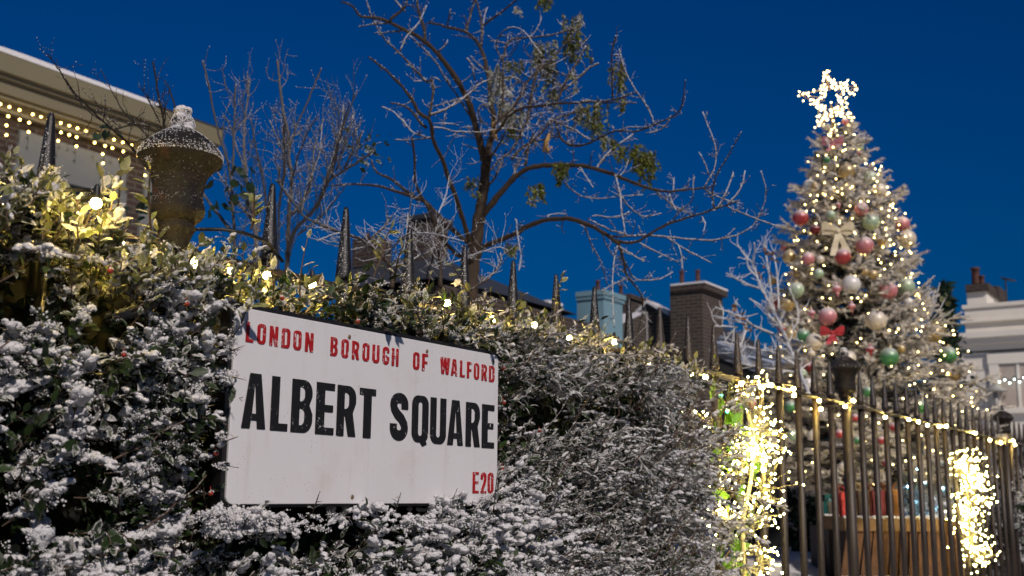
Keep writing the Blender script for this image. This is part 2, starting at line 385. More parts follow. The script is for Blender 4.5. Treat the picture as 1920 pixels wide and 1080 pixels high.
n.links.new(base, b.inputs['Base Color']); b.inputs['Roughness'].default_value = .42; b.inputs['Coat Weight'].default_value = .35; b.inputs['Coat Roughness'].default_value = .25
bump(n, b, noise(n, 55, 4, .7), .10, .004); ENAMEL = m
def m_letter(name, c, thr):
    m, n, b, o = mat(name); sp = nd(n, 'ShaderNodeMapping'); tc = n.nodes.new('ShaderNodeTexCoord'); n.links.new(tc.outputs['Object'], sp.inputs[0]); sp.inputs['Scale'].default_value = (1, 1, .55)
    nz = noise(n, 210, 4, .75, sp.outputs[0]); fl = step(n, math_(n, 'ADD', nz, math_(n, 'MULTIPLY', math_(n, 'SUBTRACT', noise(n, 26, 2), .5), .35)), thr, thr + .035)
    n.links.new(mix(n, fl, mix(n, noise(n, 50, 3), tuple(x * .8 for x in c), tuple(x * 1.2 for x in c)), (.66, .64, .64)), b.inputs['Base Color']); b.inputs['Roughness'].default_value = .5
    b.inputs['Specular IOR Level'].default_value = .3; bump(n, b, nz, .2, .002); return m
BLACKL = m_letter('black_letter_paint', (.012, .012, .013), .675); REDL = m_letter('red_letter_paint', (.38, .012, .016), .60)
shape2d('backing_board', [rounded(-.011, -.006, SW + .005, SH + .0095, .003)], .022, m_iron('black_board', (.010, .009, .009), thr=.83, dirn=(0, -.3, 1), w=.14), sign, (0, .0152, 0))
shape2d('plate', [rounded(0, 0, SW, SH, .012)], .004, ENAMEL, sign, (0, .002, 0), bev=.0012)
# glyphs: loops in a w x h box with stroke t
def arc(cx, cy, rx, ry, a0, a1, n=7):
    return [(cx + rx * math.cos(R(a0 + (a1 - a0) * k / n)), cy + ry * math.sin(R(a0 + (a1 - a0) * k / n))) for k in range(n + 1)]
def stroke(c, t):
    c = np.array(c, float); d = np.gradient(c, axis=0); d /= np.linalg.norm(d, axis=1)[:, None]; nn = np.stack([-d[:, 1], d[:, 0]], 1) * t / 2
    return [tuple(x) for x in np.concatenate([c + nn, (c - nn)[::-1]])]
def glyph(ch, w, h, t, ty):
    ro = min(w * .48, h * .2); ri = max(w / 2 - t, .15 * t); hb = h
    ring = lambda x0, y0, x1, y1, r: rounded(x0, y0, x1, y1, r, 6)
    inner = ring(t, ty, w - t, h - ty, min((w - 2 * t) * .48, h * .1))
    if ch == 'L': return [[(0, 0), (0, h), (t, h), (t, ty), (w, ty), (w, 0)]]
    if ch == 'E':
        return [[(0, 0), (0, h), (w, h), (w, h - ty), (t, h - ty), (t, h * .5 + ty * .55), (w * .93, h * .5 + ty * .55), (w * .93, h * .5 - ty * .45), (t, h * .5 - ty * .45), (t, ty), (w, ty), (w, 0)]]
    if ch == 'F': return [[(0, 0), (0, h), (w, h), (w, h - ty), (t, h - ty), (t, h * .5 + ty * .5), (w * .9, h * .5 + ty * .5), (w * .9, h * .5 - ty * .5), (t, h * .5 - ty * .5), (t, 0)]]
    if ch == 'T': return [[(w / 2 - t / 2, 0), (w / 2 - t / 2, h - ty), (0, h - ty), (0, h), (w, h), (w, h - ty), (w / 2 + t / 2, h - ty), (w / 2 + t / 2, 0)]]
    if ch == 'H': return [[(0, 0), (0, h), (t, h), (t, h * .5 + ty / 2), (w - t, h * .5 + ty / 2), (w - t, h), (w, h), (w, 0), (w - t, 0), (w - t, h * .5 - ty / 2), (t, h * .5 - ty / 2), (t, 0)]]
    if ch == 'A':
        s_ = w * .27; k = t * .92
        return [[(0, 0), (s_, h), (w - s_, h), (w, 0), (w - k, 0), (w - k - w * .035, h * .15), (k + w * .035, h * .15), (k, 0)], [(k + w * .065, h * .27), (w - k - w * .065, h * .27), (w / 2 + w * .015, h * .78), (w / 2 - w * .015, h * .78)]]
    if ch == 'N': return [[(0, 0), (0, h), (t * 1.05, h), (w - t, h * .42), (w - t, h), (w, h), (w, 0), (w - t * 1.05, 0), (t, h * .58), (t, 0)]]
    if ch == 'W': 
        q = t * .78; return [[(w * .14, 0), (0, h), (q, h), (w * .27, h * .35), (w * .39, h), (w * .61, h), (w * .73, h * .35), (w - q, h), (w, h), (w * .86, 0), (w * .60, 0), (w * .5, h * .55), (w * .40, 0)]]
    if ch in 'O0': return [ring(0, 0, w, h, ro), inner]
    if ch == 'Q':
        out = arc(w - ro, h - ro, ro, ro, 0, 90) + arc(ro, h - ro, ro, ro, 90, 180) + arc(ro, ro, ro, ro, 180, 262) + [(w * .5, 0.0), (w * .66, -h * .085), (w * .93, -h * .035), (w * .86, h * .035), (w * .95, h * .085), (w, ro)]
        return [out, inner]
    if ch == 'U':
        return [[(0, h), (t, h), (t, ro * .8)] + arc(w / 2, ty + ri, w / 2 - t, ri, 180, 360)[1:-1] + [(w - t, ro * .8), (w - t, h), (w, h), (w, ro)] + arc(w - ro, ro, ro, ro, 0, -90)[1:] + arc(ro, ro, ro, ro, 270, 180)]
    if ch == 'D': return [[(0, 0), (0, h)] + arc(w - ro, h - ro, ro, ro, 90, 0) + arc(w - ro, ro, ro, ro, 0, -90), [(t, ty)] + arc(w - t - ri, ty + ri, ri, ri, -90, 0) + arc(w - t - ri, h - ty - ri, ri, ri, 0, 90) + [(t, h - ty)]]
    if ch == 'B':
        r2 = w * .42; m_ = h * .52
        out = [(0, 0), (0, h)] + arc(w * .97 - r2, h - r2, r2, r2, 90, 0) + [(w * .97, m_ + r2 * .7), (w * .84, m_)] + [(w, m_ - r2 * .7)] + arc(w - r2, r2, r2, r2, 0, -90)
        r3 = max((w - 2 * t) * .75, .1 * t)
        return [out, [(t, m_ + ty * .5), (w - t - r3 * .9, m_ + ty * .5)] + arc(w - t - r3, m_ + ty * .5 + r3, r3, r3, -70, 0) + arc(w - t - r3, h - ty - r3, r3, r3, 0, 90) + [(t, h - ty)],
                [(t, ty)] + arc(w - t - r3, ty + r3, r3, r3, -90, 0) + arc(w - t - r3, m_ - ty * .5 - r3, r3, r3, 0, 90) + [(t, m_ - ty * .5)]]
    if ch == 'R':
        r2 = w * .42; m_ = h * .47; r3 = max((w - 2 * t) * .75, .1 * t)
        out = [(0, 0), (0, h)] + arc(w * .98 - r2, h - r2, r2, r2, 90, 0) + [(w * .98, m_ + r2 * .8), (w * .82, m_ - ty * .1), (w, 0), (w - t * 1.05, 0), (t * 1.15, m_ - ty * .55), (t, m_ - ty * .55), (t, 0)]
        return [out, [(t, m_ + ty * .5)] + arc(w - t - r3, m_ + ty * .5 + r3, r3, r3, -90, 0) + arc(w - t - r3, h - ty - r3, r3, r3, 0, 90) + [(t, h - ty)]]
    if ch == 'S':
        q = t / 2; rx = w / 2 - q; ry = h * .13
        c = [(w - q, h * .66), (w - q, h * .74)] + arc(w / 2, h - ry - q, rx, ry, 0, 180, 10) + [(q, h * .72), (q * 1.15, h * .655), (w * .36, h * .56), (w * .62, h * .46), (w - q * 1.15, h * .345), (w - q, h * .28)] + arc(w / 2, ry + q, rx, ry, 0, -180, 10) + [(q, h * .26), (q, h * .35)]
        return [stroke(c, t)]
    if ch == 'G':
        q = t / 2; rx = w / 2 - q; ry = h * .12
        c = [(w - q, h * .66), (w - q, h * .75)] + arc(w / 2, h - ry - q, rx, ry, 0, 180, 8) + [(q, h * .6), (q, h * .4)] + arc(w / 2, ry + q, rx, ry, 180, 360, 8) + [(w - q, h * .3), (w - q, h * .46)]
        s1 = stroke(c, t); return [s1, rounded(w * .5, h * .42, w - t - .0002, h * .53, .0004, 1)]
    if ch == '2':
        q = t / 2; rx = w / 2 - q; ry = h * .13
        c = [(q, h * .66), (q, h * .76)] + arc(w / 2, h - ry - q, rx, ry, 180, 0, 8) + [(w - q, h * .68), (w * .62, h * .42), (w * .36, h * .22), (q * 1.2, ty * .95)]
        return [stroke(c, t), [(0, 0), (0, ty * .93), (w, ty * .93), (w, 0)]]
BIG = [('A', .028, .097), ('L', .112, .164), ('B', .175, .242), ('E', .254, .315), ('R', .325, .392), ('T', .4045, .4635), ('S', .521, .591), ('Q', .608, .676), ('U', .685, .753), ('A', .761, .831), ('R', .844, .911), ('E', .921, .981)]
RED = [('L', .028, .050), ('O', .061, .086), ('N', .098, .123), ('D', .135, .161), ('O', .172, .197), ('N', .210, .236), ('B', .295, .319), ('O', .333, .358), ('R', .371, .396), ('O', .409, .434), ('U', .446, .472), ('G', .485, .510), ('H', .521, .547), ('O', .607, .633), ('F', .645, .669), ('W', .723, .766), ('A', .772, .801), ('L', .813, .835), ('F', .846, .868), ('O', .879, .904), ('R', .916, .942), ('D', .953, .980)]
for ch, u0, u1 in BIG:
    v0, v1 = .383 - .022 * u0, .669 - .015 * u0; wd = (u1 - u0) * SW; ht = (v1 - v0) * SH
    shape2d('letter', glyph(ch, wd, ht, wd * (.37 if ch not in 'LET' else .46 if ch != 'T' else .47), ht * .135), .0028, BLACKL, sign, (u0 * SW, -.0016, v0 * SH))
for ch, u0, u1 in RED:
    v0, v1 = .828 - .016 * u0, .934 - .012 * u0; wd = (u1 - u0) * SW; ht = (v1 - v0) * SH
    shape2d('letter', glyph(ch, wd, ht, wd * (.34 if ch not in 'LF' else .42), ht * .15), .0026, REDL, sign, (u0 * SW, -.0015, v0 * SH))
for ch, u0, u1 in (('E', .881, .909), ('2', .919, .946), ('0', .953, .981)):
    wd = (u1 - u0) * SW; ht = .138 * SH; shape2d('numeral' if ch != 'E' else 'letter', glyph(ch, wd, ht, wd * .38, ht * .12), .0026, REDL, sign, (u0 * SW, -.0015, .062 * SH))
SCREW = m_plain('rusty_screw', (.30, .22, .15), .5, .6, .5, 200)
for u, v in ((.012, .962), (.36, .948), (.665, .945), (.975, .955), (.39, .035), (.73, .032)):
    b = MB(); b.lathe([(.0045, 0), (.0045, .0012), (.003, .002), (.0006, .0021)], (0, 0, 0), 12); o = b.build('screw', SCREW, sign); o.rotation_euler = (R(90), 0, 0); o.location = (u * SW, -.0008, v * SH)

# ------------------------------------------------------------------ hedge
def leaf_t(aspect=.24, fold=.18, curl=.12):
    v = np.array([[0, 0, 0], [.32, aspect, fold * aspect], [.70, aspect * .80, fold * aspect - curl * .4], [1, 0, -curl], [.70, -aspect * .80, fold * aspect - curl * .4], [.32, -aspect, fold * aspect], [.35, 0, -.02], [.70, 0, -.02 - curl * .45]])
    f4 = np.array([[1, 6, 7, 2], [6, 5, 4, 7]]); f3 = np.array([[0, 6, 1], [0, 5, 6], [2, 7, 3], [7, 4, 3]])
    e = np.array([.05, .16, .16, .2, .16, .16, -.05, -.05]); return v, [f4, f3], e
LT = leaf_t(); LTN = leaf_t(.17, .35, .2)
def clump_t(seed, nb=4, ng=46):
    r = np.random.default_rng(seed); V = []; Fc = []; k = 0; cs = []
    for q in range(nb):
        c = r.normal(size=3) * np.array([.75, .30, .12]); rad = r.uniform(.34, .60); u = ICO2[0]
        v = u * (1 + .30 * wob(u + q * 3.1, 4.0, seed + q) + .16 * wob(u + q, 13, seed + q + 9) + .05 * r.normal(size=162))[:, None] * rad * np.array([1.25, 1, .72]) + c; cs.append((c, rad))
        V.append(v); Fc.append(ICO2[1] + k); k += 162
    for q in range(ng):
        c, rad = cs[r.integers(0, nb)]; d = unit(r.normal(size=3) + [0, 0, .2]); g = r.uniform(.03, .10)
        V.append(OCT[0] * g * r.uniform(.6, 1.4, size=(6, 1)) + c + d * rad * r.uniform(.85, 1.35) * [1.25, 1, .8]); Fc.append(OCT[1] + k); k += 6
    return np.concatenate(V), np.concatenate(Fc)
CLUMPS = [clump_t(s_) for s_ in range(10)]
def grain_t(seed, n=34):
    r = np.random.default_rng(seed); g = r.uniform(.06, .26, n) ** 1.0; c = r.normal(size=(n, 3)) * [.95, .65, .25]
    return np.concatenate([OCT[0] * a * r.uniform(.6, 1.4, size=(6, 1)) + q for a, q in zip(g, c)]), np.concatenate([OCT[1] + 6 * q for q in range(n)])
GR = [grain_t(s_) for s_ in range(6)]

TOPX = np.array([0, 60, 130, 220, 340, 430, 512, 650, 768, 868, 962, 1043, 1115, 1180, 1238, 1290, 1335]); TOPY = np.array([345, 368, 400, 425, 462, 492, 512, 540, 560, 575, 595, 618, 640, 655, 672, 695, 745])
tp = np.array([PY(a, c, 1.55) for a, c in zip(TOPX, TOPY)])
def ztop(x): return np.interp(x, tp[:, 0], tp[:, 2]) - .016 * np.clip((np.asarray(x) - 1.4) / .1, 0, 1) * np.clip((2.8 - np.asarray(x)) / .3, 0, 1)
XE = tp[-1, 0]
def yface(x, z):
    p = np.stack([x, np.zeros_like(x), z], -1)
    y = 1.43 - .035 * wob(p, 9, 1) - .02 * wob(p, 22, 2)
    y = y + .05 * np.clip((1.45 - x) / .15, 0, 1) - np.clip((SZ - z) / .3, 0, 1) * .08 * (x < 2.4)
    y = y - .05 * np.exp(-((x - 2.7) / .35) ** 2)
    y = y + np.clip((x - 3.0) / .45, 0, 1) ** 2 * .35
    y = y + np.clip((z - (ztop(x) - .16)) / .16, 0, 1) ** 2 * .12
    return y
hedge = thing('hedge', 'frosted evergreen hedge covered in snow around the street name sign', 'hedge', (2.0, 1.7, 0))
HL = (-2.0, -1.7, 0)
def in_sign(p, l=.012, r=0.0, bt=.0, t=0.0):     # does this point hide the plate from the pavement?
    k = np.where(p[:, 1] < YS, YS / p[:, 1], 1.0); p = np.stack([p[:, 0] * k, p[:, 1], (p[:, 2] - EYE) * k + EYE], -1)
    return (p[:, 0] > SX + l) & (p[:, 0] < SX + SW - r + .008) & (p[:, 2] > SZ + bt) & (p[:, 2] < SZ + SH + t)
core = MB()
gxs = np.linspace(.1, XE - .02, 90); gzs = np.linspace(0, 1, 30)
GX, GT = np.meshgrid(gxs, gzs, indexing='ij'); GZ = GT * (ztop(GX) - .05); GY = yface(GX.ravel(), GZ.ravel()).reshape(GX.shape) + .17
GY = np.maximum(GY, 1.50)
Pf = np.stack([GX, GY, GZ], -1); Pb = Pf.copy(); Pb[..., 1] = 2.0
nx_, nz_ = GX.shape; V = np.concatenate([Pf.reshape(-1, 3), Pb.reshape(-1, 3)]); N0 = nx_ * nz_
i, j = np.meshgrid(np.arange(nx_ - 1), np.arange(nz_ - 1), indexing='ij'); k = (i * nz_ + j).ravel()
fc = [np.stack([k, k + nz_, k + nz_ + 1, k + 1], -1), np.stack([k + 1, k + nz_ + 1, k + nz_, k], -1) + N0]
it = np.arange(nx_ - 1) * nz_ + nz_ - 1; fc.append(np.stack([it, it + nz_, it + nz_ + N0, it + N0], -1))
je = (nx_ - 1) * nz_ + np.arange(nz_ - 1); fc.append(np.stack([je, je + N0, je + N0 + 1, je + 1], -1))
core.add(V, fc); core.build('shade_core', m_plain('hedge_inside', (.010, .010, .006), .9, var=.6, scale=60), hedge).location = HL  # near-black solid standing in for the shaded depth of the hedge

leaves = MB(); shoots = MB(); twigs = MB(); snow = MB()
def arrays(): return dict(d=[], up=[], p=[], s=[], fr=[], to=[])
LV = arrays(); LN = arrays(); SV = arrays(); CL = arrays(); GRA = arrays(); CRUMB = []
def put(A, p, d, up, s, fr, to):
    A['p'].append(p); A['d'].append(d); A['up'].append(up); A['s'].append(s); A['fr'].append(fr); A['to'].append(to)
def sprig(base, d, L, nl, size, A, frost, bend=.4, tw=.0012, spread=.9, snowp=0.0, snows=.008, tone=None, pair=False):
    n = 6; p = [np.array(base, float)]; d = unit(d)
    for k in range(n - 1):
        d = unit(d + np.array([0, 0, bend / n]) + rng.normal(size=3) * .11); p.append(p[-1] + d * L / (n - 1))
    p = np.array(p)
    if in_sign(p[-1:], .004, .0, .012)[0] and p[-1, 1] < YS + .03 and base[1] < 1.5: return p
    twigs.tube(p, np.linspace(tw, tw * .55, n), 4, frost=frost * .5 + rng.uniform(-.05, .15), cap=False)
    t = np.linspace(.12, 1, nl); ph = rng.uniform(0, 6.28)
    for k in range(nl):
        q = t[k] * (n - 1); i0 = min(int(q), n - 2); c = p[i0] + (p[i0 + 1] - p[i0]) * (q - i0); ax = unit(p[i0 + 1] - p[i0])
        a = ph + k * (2.4 if not pair else (3.14 + (k % 2) * 1.57 / 2))
        e1 = unit(np.cross(ax, [0.3, .2, 1])); e2 = np.cross(ax, e1)
        od = e1 * math.cos(a) + e2 * math.sin(a); sp = spread * rng.uniform(.6, 1.2) * (1 if k < nl - 1 else .25)
        dd = unit(ax * (1.1 - sp * .5) + od * sp + np.array([0, 0, -.12]))
        up = unit(ax * .6 - od * .3 + np.array([0, -.3, .8]) + rng.normal(size=3) * .3)
        put(A, c, dd, up, size * rng.uniform(.6, 1.15) * (1 - .25 * abs(t[k] - .5)), frost + rng.normal() * .12, rng.uniform() if tone is None else tone + rng.normal() * .15)
        if rng.uniform() < snowp * .75:
            put(CL if rng.uniform() < .6 else GRA, c + dd * size * .5 + np.array([0, 0, .0035]), dd, np.array([0, 0, 1.]), snows * rng.uniform(.55, 1.15), 0, 0)
        elif frost > .1 and rng.uniform() < .13: put(GRA, c + dd * size * .5 + np.array([0, 0, .002]), dd, np.array([0, 0, 1.]), snows * rng.uniform(.4, .9), 0, 0)
    if snowp > .15:
        for q in range(1 + int(L / .022)):
            if rng.uniform() < snowp * 1.25:
                i0 = rng.integers(1, n); c = p[i0] + rng.normal(size=3) * .002; put(CL, c + np.array([0, 0, .005]), p[i0] - p[i0 - 1], np.array([0, 0, 1.]), snows * min(1.75, .75 * math.exp(abs(rng.normal()) * .55)), 0, 0)
    return p
def snow_density(x, z):
    return np.clip(.62 * (x < SX + .1) + .60 * (z < SZ + .02) * np.clip((2.55 - x) / .45, 0, 1) + .22, 0, .62)
NS = 4300; cnt = 0
sx_ = .35 + (XE - .33) * rng.uniform(0, 1, NS * 2) ** .95; sz_ = rng.uniform(.50, 1.0, NS * 2); sz_ = .50 + (ztop(sx_) - .52) * rng.uniform(0, 1, NS * 2)
yy = yface(sx_, sz_)
for x, z, y in zip(sx_, sz_, yy):
    if cnt >= NS: break
    pz = np.array([[x, y, z]])
    if in_sign(pz, -.02, -.01, -.015, .012)[0]: continue
    if 1.06 < x < 1.36 and z > float(ztop(x)) - .055: continue
    if x < 1.06 and z > float(ztop(x)) - .03: continue
    hole = float(wob(pz * [1, 0, 1], 17, 21)[0])
    if hole < (-.20 if x < 1.9 else -.36) and rng.uniform() < .85: continue
    # the visible strip grows finer with distance
    cnt += 1; far = np.clip((x - 1.9) / .6, 0, 1); dn = float(snow_density(np.array(x), np.array(z)))
    patch = float(wob(np.array([[x, 0, z]]), 13, 9)[0]); dn = dn * (1.15 if rng.uniform() < .40 + .50 * patch else .04) * (1 - .45 * np.clip((1.0 - x) / .25, 0, 1) * np.clip((1.15 - z) / .25, 0, 1)) * (1 - .75 * np.clip((z - (float(ztop(x)) - .22)) / .14, 0, 1))  # snow also thinned at the low near end, imitating weaker light there
    deep = rng.uniform(0, .085) if rng.uniform() < .8 else rng.uniform(.06, .14)
    if abs(x - (SX - .03)) < .05 and SZ - .02 < z < SZ + SH + .02: deep = rng.uniform(0.0, .05); 
    bs = np.array([x, y + deep, z]); nearsign = SX + SW < x < SX + SW + .10 and z > SZ
    if nearsign: bs[1] = max(bs[1], YS + .035)
    d = np.array([rng.normal() * .55 + (.25 if x > 2.2 else 0.) - (.25 if nearsign else 0.) * -1, -1.0 + rng.normal() * .3, .30 + rng.normal() * .5])
    L = rng.uniform(.05, .12)
    if far > .5 or rng.uniform() < far:
        fl_ = float(wob(np.array([[x, 0, z]]), 4, 33)[0]); d = d * .75 + np.array([.55 + .4 * fl_, 0, -.1 + .5 * fl_])
        sprig(bs, d, L * 1.15, rng.integers(9, 15), rng.uniform(.020, .031), LN, rng.uniform(.30, .68), -.1, .0014, .75, dn * .9, .0075)
    else:
        sprig(bs, d, L, rng.integers(6, 11), rng.uniform(.023, .036), LV, rng.uniform(.0, .46), .3, .0014, .9, dn * .8, .0128)
# frosted stems spilling past the hedge's right end
for _ in range(70):
    p = PY(rng.uniform(1290, 1375), rng.uniform(740, 1085), rng.uniform(1.42, 1.5)); sprig(p, (.9, -.35 + rng.normal() * .3, .1 + rng.normal() * .5), rng.uniform(.08, .2), rng.integers(8, 14), rng.uniform(.022, .034), LN, rng.uniform(.4, .75), -.2, .0018, .8, .35, .007)
# sprigs crowding the left edge of the plate, and dark inner leaves
for _ in range(240):
    x = SX - rng.uniform(.015, .15); z = rng.uniform(SZ - .05, SZ + SH + .05)
    sprig((x - .02, 1.475 - rng.uniform(-.03, .02), z), (-.25 + rng.normal() * .4, -.6, .5 + rng.normal() * .4), rng.uniform(.03, .06), rng.integers(4, 8), rng.uniform(.018, .028), LV, rng.uniform(.1, .5), .3, .0013, .9, .5 if rng.uniform() < .55 else .05, .0085)
for _ in range(9000):
    x = rng.uniform(.3, XE - .05); z = rng.uniform(.5, float(ztop(x)) - .02); y = float(yface(np.array([x]), np.array([z]))[0]) + rng.uniform(.07, .17)
    put(LV, np.array([x, max(y, YS + .04), z]), rng.normal(size=3) + [0, -.6, 0], rng.normal(size=3), rng.uniform(.022, .034), rng.uniform(-.5, -.1), rng.uniform(0, .6))
# long bare diagonal stems inside the right hand half
for _ in range(75):
    x = rng.uniform(2.1, 3.2) if rng.uniform() < .85 else rng.uniform(.6, 1.2); z = rng.uniform(.6, 1.3)
    y = float(yface(np.array([x]), np.array([z]))[0]) - .01
    if in_sign(np.array([[x, y, z]]), -.1, -.02, -.1, .02)[0]: continue
    d = unit([rng.uniform(.2, 1), -.35, rng.uniform(.3, 1.2)]); L = rng.uniform(.10, .26); q = np.array([np.array([x, y, z]) + d * L * t + rng.normal(size=3) * .004 for t in np.linspace(0, 1, 6)])
    if in_sign(q[-1:], -.02, -.02, -.02, .02)[0]: continue
    twigs.tube(q, np.linspace(.0022, .0012, 6), 5, frost=rng.uniform(-.1, .3))
# shoots standing up along the top
for _ in range(560):
    x = rng.uniform(.40, XE - .05) if rng.uniform() < .8 else rng.uniform(.4, 1.3); zt = float(ztop(x)); y = rng.uniform(1.44, 1.75)
    tall = rng.uniform() < .18
    if 1.06 < x < 1.38 and y < 1.66: continue
    if x < 1.12: tall = False; zt -= .035
    elif y < 1.62: zt -= .022; tall = tall and rng.uniform() < .4
    sprig((x, y, zt - rng.uniform(.02, .07)), (rng.normal() * .4, -.15 + rng.normal() * .3, 1), rng.uniform(.08, .14) if tall else rng.uniform(.03, .075), rng.integers(5, 9), rng.uniform(.022, .036) * (1.1 if x < 1.6 else 1.), SV, rng.uniform(.0, .5), .5, .0017, .8, .0, .006)
# the fuller lit band of shoots at the near end
for _ in range(640):
    x = rng.uniform(.5, 1.34); y = rng.uniform(1.41, 1.74); zt = float(ztop(x)) - (.055 if x > 1.06 else .02) - rng.uniform(0, .09)
    sprig((x, y, zt), (rng.normal() * .45, -.35 + rng.normal() * .3, .8), rng.uniform(.03, .06), rng.integers(5, 9), rng.uniform(.020, .034), SV, rng.uniform(.10, .55), .4, .0015, .85, .16, .0065)
# arching shoots by the first urn
for a, c, e, g in ((150, 430, 205, 318), (205, 440, 232, 318), (285, 440, 258, 330), (60, 400, 60, 345), (470, 430, 490, 365), (20, 400, 35, 330), (700, 520, 740, 430), (740, 530, 745, 455), (890, 560, 850, 500), (1040, 600, 1035, 530), (1000, 600, 975, 540)):
    p0, p1 = PY(a, c, 1.5), PY(e, g, 1.47); sprig(p0, p1 - p0, np.linalg.norm(p1 - p0) * 1.05, 9, .032, SV, rng.uniform(.1, .35), .1, .0024, .95, .0, .006, pair=True)
# little sprigs that overlap the plate's edges
for px_, py_, dx, dy in ((422, 662, 20, -10), (424, 702, 20, 8), (426, 645, 16, -30), (414, 830, 16, -8), (412, 870, 18, 5), (585, 965, 4, -32), (740, 962, 2, -28), (838, 962, 8, -34), (905, 955, 16, -30), (480, 965, 10, -20), (925, 960, 0, -60)):
    p0, p1 = PY(px_, py_, YS - .03), PY(px_ + dx, py_ + dy, YS - .05); n0 = len(LV['p'])
    A = LV; d = p1 - p0; L = np.linalg.norm(d) * 1.5; pp = np.array([p0 + d * 1.4 * t + np.array([0, -.012 * t, 0]) for t in np.linspace(0, 1, 5)]); twigs.tube(pp, [.0014, .0013, .0012, .001, .0008], 4, frost=.4)
    for q in range(6):
        c = pp[min(4, 1 + q * 4 // 6)]; put(A, c, unit(d + rng.normal(size=3) * .02 + np.array([rng.normal() * .03, -.01, 0])), np.array([0, -.5, 1.]), rng.uniform(.014, .024), rng.uniform(.35, .6), rng.uniform())
    if dx > 13:
        for q in range(9): put(CL if q % 2 else GRA, p0 + d * rng.uniform(-.2, .9) + rng.normal(size=3) * .005, d, np.array([0, 0, 1.]), rng.uniform(.004, .009), 0, 0)
# heavy snow lying on the shelf of twigs under the plate's lower left corner
for _ in range(260):
    px_ = rng.normal(455, 38) if rng.uniform() < .6 else rng.uniform(420, 930); py_ = 958 + abs(rng.normal()) * 22 + max(0, (px_ - 500)) * .02
    put(CL if rng.uniform() < .6 else GRA, PY(px_, py_, YS - .035 - rng.uniform(0, .05)), rng.normal(size=3), np.array([0, 0, 1.]), rng.uniform(.005, .012), 0, 0)
def flush(A, T, mb, wid=None):
    p = np.array(A['p']); d = np.array(A['d']); up = np.array(A['up']); s_ = np.array(A['s']); fr = np.array(A['fr']); to = np.clip(np.array(A['to']), 0, 1)
    mm = frames(d, up) * s_[:, None, None]; tip = p + d * s_[:, None] * .9
    bad = ((in_sign(tip, .008, .004, .016, -.004) & (tip[:, 1] < YS + .02)) | (in_sign(tip, -.03, -.02, -.02, .02) & (tip[:, 1] > YS - .004) & (tip[:, 1] < YS + .045)))
    k = ~bad; mb.inst(T[0], T[1], mm[k], p[k], fr[k], to[k], T[2])
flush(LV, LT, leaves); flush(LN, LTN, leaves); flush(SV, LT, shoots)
def flush_snow(A, TS):
    p = np.array(A['p']); s_ = np.array(A['s']); d = np.array(A['d'], float); d[:, 2] *= .5
    k = ~((in_sign(p, -.002, .0, .012) & (p[:, 1] < YS + .02)) | (in_sign(p, -.01, -.01, -.01, .01) & (p[:, 1] > YS - .006))); p, s_, d = p[k], s_[k], d[k]
    mm = frames(d + 1e-4, np.tile([0, 0, 1.], (len(d), 1))) * s_[:, None, None]; w_ = rng.integers(0, len(TS), len(p))
    for q, T in enumerate(TS):
        z = w_ == q; snow.inst(T[0], [T[1]], mm[z], p[z])
flush_snow(CL, CLUMPS); flush_snow(GRA, GR)
print('hedge leaves', len(LV['p']), len(LN['p']), len(SV['p']), 'clumps', len(CL['p']), len(GRA['p']))
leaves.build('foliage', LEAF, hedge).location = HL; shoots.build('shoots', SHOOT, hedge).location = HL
twigs.build('twigs', TWIG, hedge).location = HL; snow.build('snow', SNOW, hedge).location = HL
BERRY = m_plain('berry_red', (.30, .03, .01), .35)
for px_, py_ in ((350, 10 + 560), (529, 559), (671, 603), (944, 690), (1012, 808), (942, 878), (232, 665), (405, 850), (945, 755), (1205, 838), (1253, 856), (395, 925), (1195, 765), (207, 508)):
    b = MB(); p = PY(px_, py_, 1.40 if px_ < 940 else 1.41); 
    if 430 < px_ < 940: p = PY(px_, py_, 1.415)
    v = ICO2[0] * .0043; b.add(v, ICO2[1], smooth=True); b.tube([(0, 0, .004), (.001, .003, .011)], [.0008, .0006], 5); b.inst(OCT[0], [OCT[1]], rand_rot(10) * .0013, np.array([unit([rng.normal(), -.5 + rng.normal() * .4, 1.]) * .005 for _ in range(10)]), mi=1)
    o = b.build('berry', [BERRY, SNOW], hedge); o.location = p + np.array(HL)

# ------------------------------------------------------------------ string lights
gb = MB(); gb.add(ICO2[0] * .0080, ICO2[1], smooth=True); cb_ = MB(); cb_.lathe([(.005, .0), (.0055, .008), (.005, .018), (.0025, .024)], (0, 0, .005), 10)
def string(name, label, pts, sag=.012, y=1.55, group=None, scale=1.0, emat=BULB, crad=.0032):
    P3 = [np.asarray(p, float) for p in pts]; root = thing(name, label, 'string lights', P3[0], group); b = MB(); path = []
    for a, c in zip(P3[:-1], P3[1:]):
        for t in np.linspace(0, 1, 7)[:-1]: path.append(a + (c - a) * t + np.array([0, rng.normal() * .002, -sag * 4 * t * (1 - t) + .018 * scale]))
    path.append(P3[-1] + np.array([0, 0, .018 * scale])); b.tube(path, crad, 6); b.build('cable', CABLE, root, ).location = -P3[0]
    global gb
    me = cap = None
    for p in P3:
        if me is None:
            o = gb.build('bulb', emat, root); c = cb_.build('bulb_cap', CABLE, o); me = o; cap = c; o.scale = (scale,) * 3; o.location = p - P3[0]
        else:
            o = copy_part(me, root); o.location = p - P3[0]; copy_part(cap, o)
    return root
hp = [(15, 385, 1.60), (50, 362, 1.66), (65, 432, 1.58), (115, 392, 1.62), (180, 381, 1.40), (225, 455, 1.60), (280, 470, 1.56), (365, 494, 1.60), (435, 507, 1.58), (500, 516, 1.58), (585, 533, 1.58), (700, 552, 1.60), (838, 568, 1.53), (925, 598, 1.58), (1002, 609, 1.57), (1068, 634, 1.55), (1152, 641, 1.55), (1215, 680, 1.56), (1299, 703, 1.55), (1323, 707, 1.56)]
